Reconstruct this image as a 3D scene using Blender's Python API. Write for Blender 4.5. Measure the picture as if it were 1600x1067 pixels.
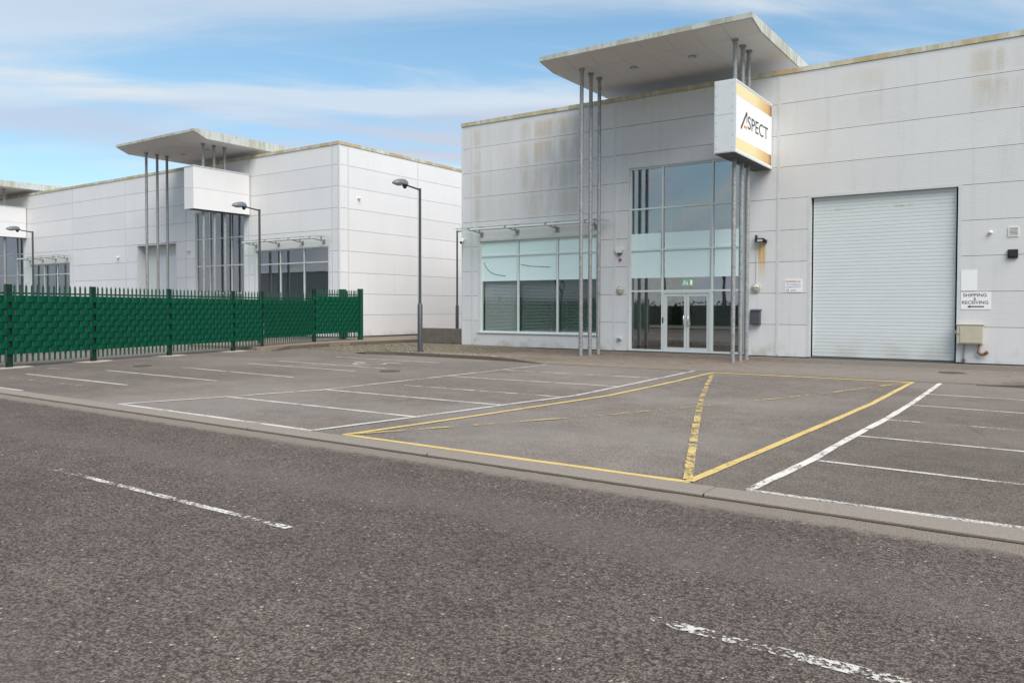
import bpy, bmesh, math, random
from math import radians as R, sin, cos, pi
from mathutils import Vector, Matrix
random.seed(7)
S = bpy.context.scene
for o in list(bpy.data.objects): bpy.data.objects.remove(o)

# ------------------------------------------------------------------ camera
cd = bpy.data.cameras.new('camera'); cam = bpy.data.objects.new('camera', cd); S.collection.objects.link(cam)
S.camera = cam
cd.sensor_width = 36.0; cd.lens = 36.0*1231.75/1600.0; cd.clip_end = 3000; cd.clip_start = 0.05
cd.shift_y = -22.2/1600.0
YAW, PITCH, ROLL = -0.605231, -0.0242606, 0.00187780
fw = Vector((sin(YAW)*cos(PITCH), cos(YAW)*cos(PITCH), sin(PITCH)))
rt = Vector((cos(YAW), -sin(YAW), 0)); up = rt.cross(fw)
r2 = rt*cos(ROLL)+up*sin(ROLL); u2 = -rt*sin(ROLL)+up*cos(ROLL)
m = Matrix((( r2.x, u2.x, -fw.x, 0), (r2.y, u2.y, -fw.y, 0), (r2.z, u2.z, -fw.z, 1.5087), (0, 0, 0, 1)))
cam.matrix_world = m

# ------------------------------------------------------------------ light
SUN_EL, SUN_AZ = R(50), R(120)          # azimuth clockwise from +Y
w = bpy.data.worlds.new('World'); S.world = w; w.use_nodes = True
nt = w.node_tree; nt.nodes.clear()
def N(t, typ, **k):
    n = t.nodes.new(typ)
    for a, b in k.items(): setattr(n, a, b)
    return n
out = N(nt, 'ShaderNodeOutputWorld'); bg = N(nt, 'ShaderNodeBackground'); bg.inputs[1].default_value = 0.055
sky = N(nt, 'ShaderNodeTexSky', sky_type='NISHITA', sun_disc=False)
sky.sun_elevation = SUN_EL; sky.sun_rotation = SUN_AZ; sky.air_density = 1.0; sky.dust_density = 1.2; sky.ozone_density = 2.0
geo = N(nt, 'ShaderNodeNewGeometry'); neg = N(nt, 'ShaderNodeVectorMath', operation='SCALE'); neg.inputs['Scale'].default_value = -1.0
tcw = N(nt, 'ShaderNodeTexCoord')
sep = N(nt, 'ShaderNodeSeparateXYZ'); nt.links.new(tcw.outputs['Generated'], sep.inputs[0])
def M(t, op, a, b=None, c=None, clamp=False):
    n = N(t, 'ShaderNodeMath', operation=op); n.use_clamp = clamp
    for i, v in enumerate((a, b, c)):
        if v is None: continue
        if isinstance(v, (int, float)): n.inputs[i].default_value = v
        else: t.links.new(v, n.inputs[i])
    return n.outputs[0]
# cloud sheet: direction projected on a plane high above
zc = M(nt, 'ADD', M(nt, 'MAXIMUM', sep.outputs[2], 0.0), 0.16)
px = M(nt, 'DIVIDE', sep.outputs[0], zc); py = M(nt, 'DIVIDE', sep.outputs[1], zc)
comb = N(nt, 'ShaderNodeCombineXYZ'); nt.links.new(px, comb.inputs[0]); nt.links.new(py, comb.inputs[1])
SEED1, SEED2 = 2.4, 17.1
def cloud(rotz, sx, sy, scale, det, dist, lo, hi, seed):
    m0 = N(nt, 'ShaderNodeMapping'); m0.inputs['Rotation'].default_value = (0, 0, R(rotz)); nt.links.new(comb.outputs[0], m0.inputs[0])
    mp = N(nt, 'ShaderNodeMapping'); mp.inputs['Scale'].default_value = (sx, sy, 1); mp.inputs['Location'].default_value = (seed, seed*.7, 0)
    nt.links.new(m0.outputs[0], mp.inputs[0])
    no = N(nt, 'ShaderNodeTexNoise'); no.inputs['Scale'].default_value = scale; no.inputs['Detail'].default_value = det; no.inputs['Roughness'].default_value = .55; no.inputs['Distortion'].default_value = dist
    nt.links.new(mp.outputs[0], no.inputs['Vector'])
    mr = N(nt, 'ShaderNodeMapRange'); mr.interpolation_type = 'SMOOTHSTEP'; mr.inputs[1].default_value = lo; mr.inputs[2].default_value = hi
    nt.links.new(no.outputs[0], mr.inputs[0]); return mr.outputs[0]
c1 = cloud(-41, .55, 1.2, .85, 8, .9, .34, .60, SEED1)
c2 = cloud(-47, .22, 1.4, 2.0, 9, .8, .47, .64, SEED2)
c3 = cloud(-40, .3, 1.2, .8, 4, .4, .46, .60, 5.7)
vz = M(nt, 'SUBTRACT', 1.0, M(nt, 'MINIMUM', M(nt, 'MULTIPLY', M(nt, 'MAXIMUM', sep.outputs[2], 0.0), 2.4), 1.0))
veil = M(nt, 'ADD', M(nt, 'MULTIPLY', vz, .30), M(nt, 'MULTIPLY', M(nt, 'POWER', vz, 6.0), .55))
cm = M(nt, 'ADD', M(nt, 'MULTIPLY', c1, .60), M(nt, 'MULTIPLY', c2, .62))
cm = M(nt, 'ADD', cm, veil, clamp=True)
cm = M(nt, 'MULTIPLY', cm, .96)
skg = N(nt, 'ShaderNodeMixRGB', blend_type='MULTIPLY'); skg.inputs[0].default_value = 1
nt.links.new(sky.outputs[0], skg.inputs[1]); skg.inputs[2].default_value = (.86, 1.10, 1.07, 1)
ccol = N(nt, 'ShaderNodeMixRGB'); ccol.inputs[1].default_value = (4.5, 4.8, 5.1, 1); ccol.inputs[2].default_value = (3.45, 3.8, 4.6, 1)
nt.links.new(c3, ccol.inputs[0])
mx = N(nt, 'ShaderNodeMixRGB'); nt.links.new(cm, mx.inputs[0]); nt.links.new(skg.outputs[0], mx.inputs[1]); nt.links.new(ccol.outputs[0], mx.inputs[2])
nt.links.new(mx.outputs[0], bg.inputs[0]); nt.links.new(bg.outputs[0], out.inputs[0])
sl = bpy.data.lights.new('sun', 'SUN'); sl.energy = 1.5; sl.angle = R(48); sl.color = (1, .935, .865)
so = bpy.data.objects.new('sun', sl); S.collection.objects.link(so)
sd = Vector((sin(SUN_AZ)*cos(SUN_EL), cos(SUN_AZ)*cos(SUN_EL), sin(SUN_EL)))
so.rotation_euler = sd.to_track_quat('Z', 'Y').to_euler(); so.location = (20, -20, 40)
S.view_settings.view_transform = 'Standard'; S.view_settings.look = 'None'; S.view_settings.gamma = 1; S.view_settings.exposure = 1.62
S.view_settings.use_curve_mapping = False
S.render.engine = 'CYCLES'; S.cycles.max_bounces = 8; S.cycles.transparent_max_bounces = 16; S.cycles.caustics_reflective = False; S.cycles.caustics_refractive = False

# ------------------------------------------------------------------ materials
class Mat:
    def __init__(s, name):
        s.m = bpy.data.materials.new(name); s.m.use_nodes = True; s.t = s.m.node_tree; s.t.nodes.clear()
        s.out = N(s.t, 'ShaderNodeOutputMaterial'); s.b = N(s.t, 'ShaderNodeBsdfPrincipled'); s.t.links.new(s.b.outputs[0], s.out.inputs[0])
        s.g = N(s.t, 'ShaderNodeNewGeometry'); s.pos = s.g.outputs['Position']
    def L(s, a, b): s.t.links.new(a, b)
    def m_(s, op, a, b=None, c=None, clamp=False): return M(s.t, op, a, b, c, clamp)
    def noise(s, scale, det=4, rough=.55, dist=0, vec=None, stretch=None, loc=(0, 0, 0)):
        n = N(s.t, 'ShaderNodeTexNoise'); n.inputs['Scale'].default_value = scale; n.inputs['Detail'].default_value = det; n.inputs['Roughness'].default_value = rough; n.inputs['Distortion'].default_value = dist
        mp = N(s.t, 'ShaderNodeMapping'); mp.inputs['Scale'].default_value = stretch or (1, 1, 1); mp.inputs['Location'].default_value = loc
        s.L(vec or s.pos, mp.inputs[0]); s.L(mp.outputs[0], n.inputs['Vector']); return n.outputs[0]
    def vor(s, scale, feat='F1', out='Distance', stretch=None, rnd=1.0):
        n = N(s.t, 'ShaderNodeTexVoronoi', feature=feat); n.inputs['Scale'].default_value = scale; n.inputs['Randomness'].default_value = rnd
        mp = N(s.t, 'ShaderNodeMapping'); mp.inputs['Scale'].default_value = stretch or (1, 1, 1)
        s.L(s.pos, mp.inputs[0]); s.L(mp.outputs[0], n.inputs['Vector']); return n.outputs[out]
    def rng(s, v, lo, hi, a=0., b=1., smooth=True):
        n = N(s.t, 'ShaderNodeMapRange'); n.interpolation_type = 'SMOOTHSTEP' if smooth else 'LINEAR'
        s.L(v, n.inputs[0])
        for i, x in enumerate((lo, hi, a, b)): n.inputs[i+1].default_value = x
        return n.outputs[0]
    def mix(s, f, a, b, bt='MIX'):
        n = N(s.t, 'ShaderNodeMixRGB', blend_type=bt)
        for i, v in enumerate((f, a, b)):
            if isinstance(v, (int, float)): n.inputs[i].default_value = v
            elif isinstance(v, tuple): n.inputs[i].default_value = (*v, 1) if len(v) == 3 else v
            else: s.L(v, n.inputs[i])
        return n.outputs[0]
    def sepx(s):
        n = N(s.t, 'ShaderNodeSeparateXYZ'); s.L(s.pos, n.inputs[0]); return n.outputs
    def col(s, c):
        if isinstance(c, tuple): s.b.inputs['Base Color'].default_value = (*c, 1)
        else: s.L(c, s.b.inputs['Base Color'])
        return s
    def rough(s, v):
        if isinstance(v, (int, float)): s.b.inputs['Roughness'].default_value = v
        else: s.L(v, s.b.inputs['Roughness'])
        return s
    def bump(s, h, dist=.01, strength=1.):
        n = N(s.t, 'ShaderNodeBump'); n.inputs['Distance'].default_value = dist; n.inputs['Strength'].default_value = strength
        s.L(h, n.inputs['Height']); s.L(n.outputs[0], s.b.inputs['Normal']); return s
    def objrand(s):
        return N(s.t, 'ShaderNodeObjectInfo').outputs['Random']

def simple(name, c, rough=.5, metal=0., var=.12, scale=6., spec=None):
    k = Mat(name); n = k.noise(scale, 4)
    d = tuple(x*(1-var) for x in c); l = tuple(min(1, x*(1+var)) for x in c)
    k.col(k.mix(n, d, l)).rough(rough); k.b.inputs['Metallic'].default_value = metal
    if spec is not None: k.b.inputs['Specular IOR Level'].default_value = spec
    return k.m

def cladding(name, c, stain):
    k = Mat(name); x, y, z = k.sepx()
    rnd = k.rng(k.objrand(), 0, 1, .965, 1.035, False)
    base = k.mix(1.0, c, rnd, 'MULTIPLY')
    soft = k.noise(.55, 3, stretch=(1, 1, .5))
    base = k.mix(k.rng(soft, .35, .75, 0, .18), base, tuple(v*.80 for v in c))
    # rain streaks, long and vertical
    st = k.noise(3.2, 5, .6, stretch=(1, 1, .07)); st2 = k.noise(11, 3, .6, stretch=(1, 1, .04))
    streak = k.m_('MULTIPLY', k.rng(st, .48, .72), k.rng(st2, .3, .7))
    base = k.mix(k.m_('MULTIPLY', streak, .26 if stain else .10), base, (.34, .335, .30))
    if stain:
        fz = k.m_('FRACT', z)                     # each course is dirtiest where the water runs onto it
        def band(v, a, b, e): return k.m_('MULTIPLY', k.rng(v, a-e, a+e), k.rng(v, b-e, b+e, 1, 0))
        wob = k.m_('ADD', z, k.rng(k.noise(1.5, 3), 0, 1, -.15, .15))
        zz = k.m_('MULTIPLY', k.rng(z, 4.75, 4.95), k.rng(z, 8.55, 8.85, 1, 0))
        edge = k.m_('MULTIPLY', k.rng(fz, .0, .18, .25, 1), k.rng(fz, .80, .96, 1, .35))
        b1 = band(x, -19.62, -19.25, .12); b2 = band(x, -17.3, -14.6, .22)
        b3 = k.m_('MULTIPLY', band(x, -19.6, -17.6, .2), .3); b4 = k.m_('MULTIPLY', k.m_('MULTIPLY', band(x, -2.1, -1.0, .35), k.rng(z, 6.4, 7.6)), .9)
        b5 = k.m_('MULTIPLY', k.m_('MULTIPLY', band(x, -5.6, -4.4, .45), k.rng(z, 6.6, 7.9)), .40)
        bs = k.m_('MAXIMUM', k.m_('MAXIMUM', b1, b2), k.m_('MAXIMUM', b3, k.m_('MAXIMUM', b4, b5)))
        sn = k.noise(2.6, 6, .62, stretch=(1, 1, .16), loc=(3, 0, 1)); fine = k.noise(22, 3, .6, stretch=(1, 1, .05))
        mk = k.m_('MULTIPLY', k.m_('MULTIPLY', bs, zz), k.m_('MULTIPLY', edge, k.m_('ADD', k.rng(sn, .30, .62), k.rng(fine, .35, .7, -.12, .12)), clamp=True), clamp=True)
        tint = k.mix(k.noise(1.3, 3), (.47, .41, .31), (.41, .395, .34))
        tint = k.mix(k.m_('MULTIPLY', k.rng(z, 6.6, 8.4), k.rng(k.noise(.9, 3, loc=(8, 1, 2)), .45, .65)), tint, (.46, .33, .16))
        base = k.mix(k.m_('MULTIPLY', mk, .58), base, tint)
        rb = k.m_('MULTIPLY', band(x, -8.03, -7.78, .05), k.rng(z, 2.2, 3.3)); rb = k.m_('MULTIPLY', rb, k.rng(z, 3.62, 3.64, 1, 0))
        rb = k.m_('MULTIPLY', rb, k.rng(k.noise(26, 3, .6, stretch=(1, 1, .04)), .3, .6, .25, .95))
        base = k.mix(rb, base, (.56, .33, .08))
    # moss splashes along the foot of the wall
    foot = k.m_('MULTIPLY', k.rng(k.m_('ADD', z, k.rng(k.noise(4, 4), 0, 1, -.25, .25)), .0, .45, 1, 0), k.rng(k.noise(1.3, 4), .42, .62))
    base = k.mix(k.m_('MULTIPLY', foot, .45), base, (.26, .26, .17))
    k.col(base).rough(.42)
    # micro-ribbed steel facing
    wv = k.m_('SINE', k.m_('MULTIPLY', z, 2*pi/.05)); k.bump(k.m_('ADD', k.m_('MULTIPLY', wv, .3), k.m_('MULTIPLY', k.noise(2.5, 2), 1.5)), .004, .5)
    k.b.inputs['Specular IOR Level'].default_value = .35
    return k.m

def coping_mat():
    k = Mat('mossy coping'); st = k.noise(2.4, 6, .65, stretch=(1, 1, .12)); f = k.noise(9, 4, .6, stretch=(1, 1, .2))
    c = k.mix(k.rng(st, .34, .6), (.58, .575, .51), (.43, .385, .25)); c = k.mix(k.rng(f, .5, .75, 0, .6), c, (.27, .265, .16))
    c = k.mix(k.m_('MULTIPLY', k.rng(k.noise(.7, 3, loc=(5, 2, 0)), .5, .65), .6), c, (.42, .28, .10))
    k.col(c).rough(.7); return k.m

def asphalt(name, dark, light, chip, bumpd, coarse, patches, clump=32, cdepth=.80):
    k = Mat(name); x, y, z = k.sepx()
    cell = k.vor(coarse, out='Color'); sc = N(k.t, 'ShaderNodeSeparateColor'); k.L(cell, sc.inputs[0])
    d = k.vor(coarse); n2 = k.noise(coarse*.45, 5, .65, stretch=(1, 1.0, 1)); big = k.noise(.35, 4, .6); mid = k.noise(3.0, 4, .6)
    c = k.mix(k.rng(n2, .38, .66), dark, light)
    c = k.mix(k.rng(sc.outputs[0], 0, 1, 0, .42), c, tuple(v*1.45 for v in light))
    c = k.mix(k.rng(d, .35, .75, 0, .75), c, tuple(v*.42 for v in dark))
    c = k.mix(k.rng(sc.outputs[1], .993, .997), c, chip)          # pale stones
    cl = k.noise(clump, 5, .75, stretch=(.8, 1.3, 1), loc=(7, 3, 0)); c = k.mix(k.rng(cl, .38, .52, cdepth, 0), c, tuple(v*.30 for v in dark))
    g = k.rng(big, .3, .7, 1-patches, 1+patches); g2 = k.rng(mid, .3, .7, .90, 1.10)
    c = k.mix(1.0, c, k.m_('MULTIPLY', g, g2), 'MULTIPLY')
    k.asp = c; k.rough(.88)
    h = k.m_('ADD', k.m_('MULTIPLY', d, -1.0), n2)
    k.bump(h, bumpd, 1.0); k.b.inputs['Specular IOR Level'].default_value = .25
    return k
def road_mat():
    k = asphalt('chip seal road', (.092, .073, .063), (.186, .152, .134), (.40, .37, .31), .008, 72, .10)
    x, y, z = k.sepx()
    edge = k.m_('ADD', k.m_('ADD', y, k.m_('MULTIPLY', x, .0135)), k.rng(k.noise(9, 6, .72), 0, 1, -.12, .12))
    wt = k.m_('ADD', y, k.rng(k.noise(.3, 3), 0, 1, -.35, .35)); trk = k.m_('MAXIMUM', k.m_('MULTIPLY', k.rng(wt, .9, 1.3), k.rng(wt, 1.5, 2.0, 1, 0)), k.m_('MULTIPLY', k.rng(wt, 4.2, 4.5), k.rng(wt, 4.8, 5.2, 1, 0)))
    k.asp = k.mix(k.m_('MULTIPLY', trk, .30), k.asp, (.150, .126, .112))
    k.asp = k.mix(k.rng(k.noise(.8, 5, .65, stretch=(.35, 1.4, 1), loc=(4, 4, 0)), .56, .70, 0, .22), k.asp, (.075, .061, .053))
    k.asp = k.mix(k.rng(k.noise(1.6, 6, .7, loc=(9, 2, 0)), .60, .72, 0, .18), k.asp, (.20, .17, .145))
    silt = k.rng(edge, 5.70, 5.90)
    sc = k.mix(k.noise(30, 5, .7), (.175, .148, .120), (.275, .236, .196))
    c = k.mix(k.m_('MULTIPLY', silt, .92), k.asp, sc)
    k.col(c); return k.m
def lot_mat():
    k = asphalt('car park asphalt', (.163, .137, .117), (.240, .205, .178), (.38, .36, .31), .004, 80, .10, 40, .35)
    x, y, z = k.sepx()
    band = k.noise(.5, 4, .6, stretch=(.18, 1.6, 1), dist=.4)             # tyre polished sweeps, fanning along the bays
    c = k.mix(k.rng(band, .50, .66, 0, .5), k.asp, (.135, .119, .108))
    c = k.mix(k.rng(k.noise(.22, 3, loc=(4, 9, 0)), .42, .62, 0, .45), c, (.255, .230, .208))
    oil = k.noise(1.1, 5, .6, loc=(2, 7, 0)); c = k.mix(k.rng(oil, .68, .76, 0, .6), c, (.05, .046, .043))
    crack = k.vor(.33, 'DISTANCE_TO_EDGE'); ck = k.m_('MULTIPLY', k.rng(crack, .0, .006, 1, 0), k.rng(k.noise(.6, 3), .5, .6))
    c = k.mix(k.m_('MULTIPLY', ck, .25), c, (.035, .032, .03))
    vignette = k.m_('MAXIMUM', k.m_('MULTIPLY', k.rng(k.m_('ADD', x, k.rng(k.noise(.5, 3), 0, 1, -1, 1)), -3.6, -1.2), .8), k.m_('MULTIPLY', k.rng(k.m_('ADD', x, k.rng(k.noise(.4, 3, loc=(1, 1, 1)), 0, 1, -2, 2)), -11.5, -16), .55))  # vignette put into the asphalt colour, darker towards both sides
    c = k.mix(k.m_('MULTIPLY', vignette, k.rng(y, 17, 7, .35, 1)), c, k.mix(1.0, c, (.66, .64, .62), 'MULTIPLY'))
    k.col(c); return k.m
def paint(name, c, lo, hi, op=.95):
    k = Mat(name); n = k.noise(38, 5, .72); b = k.noise(2.2, 4, .65)
    f = k.m_('ADD', k.m_('MULTIPLY', n, .55), k.m_('MULTIPLY', b, .45))
    a = k.rng(f, lo, hi)
    k.col(k.mix(k.noise(9, 4), tuple(v*.82 for v in c), c)).rough(.75)
    tr = N(k.t, 'ShaderNodeBsdfTransparent'); mxs = N(k.t, 'ShaderNodeMixShader')
    k.L(k.m_('MULTIPLY', a, op), mxs.inputs[0]); k.L(tr.outputs[0], mxs.inputs[1]); k.L(k.b.outputs[0], mxs.inputs[2]); k.L(mxs.outputs[0], k.out.inputs[0])
    return k.m
def paver_mat():
    k = Mat('clay paving block'); r = k.g.outputs['Random Per Island']; x, y, z = k.sepx()
    c = k.mix(r, (.135, .100, .078), (.235, .185, .150))
    c = k.mix(k.rng(k.noise(.5, 4, .6), .35, .65, 0, .5), c, (.17, .14, .115))
    left = k.rng(x, -15.5, -18.5)
    moss = k.m_('MULTIPLY', k.rng(k.noise(2.3, 6, .7), .42, .62), k.m_('ADD', k.m_('MULTIPLY', left, .85), .22), clamp=True)
    c = k.mix(k.m_('MULTIPLY', moss, .8), c, (.13, .125, .055))
    rgt = k.m_('MULTIPLY', k.rng(x, -1.9, -.9), k.rng(k.noise(1.1, 5), .4, .6)); c = k.mix(k.m_('MULTIPLY', rgt, .6), c, (.17, .12, .05))
    grey = k.m_('MULTIPLY', k.rng(x, -8.5, -5.5), .6); c = k.mix(grey, c, (.195, .175, .155))
    silt = k.m_('MULTIPLY', k.rng(k.m_('ADD', y, k.rng(k.noise(1.8, 4), 0, 1, -.5, .5)), 19.6, 18.5), k.rng(x, -6, -9)); c = k.mix(k.m_('MULTIPLY', silt, .5), c, (.24, .20, .15))
    k.col(c).rough(.85).bump(k.noise(60, 4), .004); return k.m
def galv():
    k = Mat('galvanised steel'); v = k.vor(24, out='Color', stretch=(1, 1, .9)); sc = N(k.t, 'ShaderNodeSeparateColor'); k.L(v, sc.inputs[0])
    c = k.mix(sc.outputs[0], (.22, .222, .22), (.36, .362, .36)); c = k.mix(k.rng(k.noise(14, 5, .7, loc=(3, 3, 3)), .60, .68), c, (.52, .52, .50))
    k.col(c).rough(.5); k.b.inputs['Metallic'].default_value = .35; return k.m
def glass(name, tint, base, spec=.9):
    k = Mat(name); dp = N(k.t, 'ShaderNodeVectorMath', operation='DOT_PRODUCT'); k.L(k.g.outputs['Normal'], dp.inputs[0]); k.L(k.g.outputs['Incoming'], dp.inputs[1])
    c_ = k.m_('ABSOLUTE', dp.outputs['Value']); fres = k.m_('ADD', k.m_('MULTIPLY', k.m_('POWER', k.m_('SUBTRACT', 1.0, c_, clamp=True), 5.0), .96), .04)
    tr = N(k.t, 'ShaderNodeBsdfTransparent'); tr.inputs[0].default_value = (*tint, 1); gl = N(k.t, 'ShaderNodeBsdfGlossy'); gl.inputs['Roughness'].default_value = .012; gl.inputs[0].default_value = (spec, spec, spec, 1)
    bp = N(k.t, 'ShaderNodeBump'); bp.inputs['Distance'].default_value = .003; bp.inputs['Strength'].default_value = .25; k.L(k.noise(.9, 1), bp.inputs['Height']); k.L(bp.outputs[0], gl.inputs['Normal'])
    mxs = N(k.t, 'ShaderNodeMixShader'); k.L(k.m_('ADD', fres, base, clamp=True), mxs.inputs[0]); k.L(tr.outputs[0], mxs.inputs[1]); k.L(gl.outputs[0], mxs.inputs[2]); k.L(mxs.outputs[0], k.out.inputs[0])
    return k.m
def emit(name, c, s):
    k = Mat(name); e = N(k.t, 'ShaderNodeEmission'); e.inputs[0].default_value = (*c, 1); e.inputs[1].default_value = s; k.L(e.outputs[0], k.out.inputs[0]); return k.m
def band_mat():
    k = Mat('weathered sign band'); x, y, z = k.sepx()
    f = k.rng(k.m_('ADD', y, k.rng(k.noise(3, 4), 0, 1, -.25, .25)), 23.5, 25.5)
    c = k.mix(f, (.80, .68, .36), (.62, .33, .10)); c = k.mix(k.rng(y, 25.1, 25.55), c, (.20, .08, .03))
    c = k.mix(k.rng(k.noise(5, 4, .6, stretch=(1, 1, .3)), .5, .8, 0, .5), c, (.85, .75, .55)); k.col(c).rough(.35); return k.m
def grass_mat():
    k = Mat('grass'); k.col(k.mix(k.noise(1.2, 6, .7), (.045, .075, .02), (.12, .14, .05))).rough(.9); return k.m

def roller_mat():
    k = Mat('painted shutter slat'); x, y, z = k.sepx(); c = k.mix(k.noise(2, 4), (.575, .61, .615), (.635, .67, .67))
    seam = k.m_('MULTIPLY', k.m_('MULTIPLY', k.rng(z, 4.50, 4.53), k.rng(z, 4.56, 4.60, 1, 0)), k.rng(k.noise(2.2, 5, .7, stretch=(1, 1, .2)), .50, .62))
    c = k.mix(k.m_('MULTIPLY', seam, .55), c, (.42, .33, .18))
    c = k.mix(k.m_('MULTIPLY', k.rng(z, .9, .0), k.rng(k.noise(1.4, 5), .35, .7, .1, .6)), c, (.44, .43, .37))
    c = k.mix(k.rng(k.noise(.8, 5, .7, loc=(3, 1, 9)), .60, .75, 0, .18), c, (.40, .40, .38)); k.col(c).rough(.5); return k.m
MT = dict(
 shadegreen=simple('shade darkened green post', (.001, .022, .014), .5),  # post green darkened to stand in for shade between the strips
 clad=cladding('light grey cladding', (.63, .63, .63), True),
 clad2=cladding('clean light grey cladding', (.70, .695, .70), False),
 coping=coping_mat(), joint=simple('dark joint backing', (.10, .10, .10), .9), joint2=simple('grey joint backing', (.26, .26, .26), .9),
 trim=simple('grey trim', (.56, .575, .58), .45), frame=simple('pale green grey window frame', (.62, .685, .665), .4, var=.05),
 doorframe=simple('off white door frame', (.58, .61, .60), .4, var=.05),
 roller=roller_mat(),
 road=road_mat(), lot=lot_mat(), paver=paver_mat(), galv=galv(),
 white=paint('white line paint', (.62, .59, .545), .38, .52), whitew=paint('worn white line paint', (.66, .63, .58), .47, .53),
 yellow=paint('yellow line paint', (.66, .48, .17), .34, .47), yelloww=paint('worn yellow line paint', (.64, .48, .18), .455, .54),
 yellowfull=paint('intact yellow line paint', (.62, .45, .16), .20, .34), yellowf=paint('faded yellow line paint', (.62, .44, .13), .49, .56), whitef=paint('faded white line paint', (.60, .57, .53), .50, .56, .75), whitex=paint('thick white line paint', (.72, .68, .63), .40, .49),
 glass=glass('clear glass', (.965, .985, .98), .18), dglass=glass('dark tinted glass', (.72, .73, .76), .15),
 shelf=glass('green glass shelf', (.90, .945, .925), .04),
 film=simple('frosted film', (.68, .83, .82), .07, var=.02), room=simple('interior wall', (.72, .73, .72), .8), roomdark=simple('dark interior', (.06, .06, .065), .8),
 carpet=simple('dark carpet', (.06, .06, .065), .9), blind=simple('blind slat', (.88, .90, .88), .5, var=.03),
 green=simple('green powder coat', (.0, .052, .028), .6, var=.2, scale=3), tape=simple('green woven strip', (.0, .062, .032), .6, var=.25, spec=.12, scale=5),
 lamp=simple('dark grey lamp paint', (.055, .057, .064), .45), lamphead=simple('grey lamp housing', (.13, .155, .17), .4), lens=simple('lamp lens', (.45, .47, .48), .15),
 kerb=simple('concrete kerb', (.225, .193, .162), .9, var=.4, scale=70), redkerb=simple('brown paving edge', (.125, .095, .078), .9, var=.25, scale=9),
 conc=simple('weathered concrete', (.135, .118, .100), .95, var=.35, scale=3.5), pad=simple('pale concrete pad', (.40, .35, .28), .9, var=.15),
 dirt=simple('trodden earth', (.21, .165, .12), .95, var=.3, scale=3), grass=grass_mat(),
 signw=simple('white sign board', (.80, .80, .80), .4, var=.02), alu=simple('sign box sheet', (.60, .63, .63), .4, var=.06), ink=simple('dark lettering', (.045, .04, .04), .5), red=simple('red lettering', (.55, .03, .06), .5), blue=simple('blue grey lettering', (.18, .25, .40), .5), orange=simple('orange mark', (.80, .22, .05), .5), band=band_mat(),
 black=simple('black plastic', (.012, .012, .014), .45), plastw=simple('white plastic', (.70, .70, .66), .4, var=.05), cream=simple('aged cream plastic', (.47, .44, .34), .55, var=.12), navy=simple('dark blue grey box', (.065, .07, .085), .5),
 rust=simple('rusty copper pipe', (.24, .13, .08), .6, var=.4, scale=20), redp=simple('dark red plastic', (.35, .06, .07), .4), lensw=simple('ribbed lamp glass', (.52, .52, .45), .3), steel=simple('stainless steel', (.62, .62, .60), .25, .8),
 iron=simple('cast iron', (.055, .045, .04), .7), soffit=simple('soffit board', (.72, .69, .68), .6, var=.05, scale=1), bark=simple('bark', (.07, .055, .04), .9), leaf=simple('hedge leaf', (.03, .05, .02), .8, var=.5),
 hedge=simple('evergreen foliage', (.035, .055, .022), .85, var=.5), shed=simple('far shed cladding', (.50, .51, .53), .6), exitg=emit('lit green sign', (.01, .28, .11), .16), exitw=emit('lit white pictogram', (.6, 1, .75), .38), pebble=simple('pale litter stone', (.42, .39, .34), .8), weed=simple('weed', (.075, .085, .03), .9, var=.5, scale=4), rubber=simple('rubber', (.02, .02, .02), .8),
)

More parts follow.
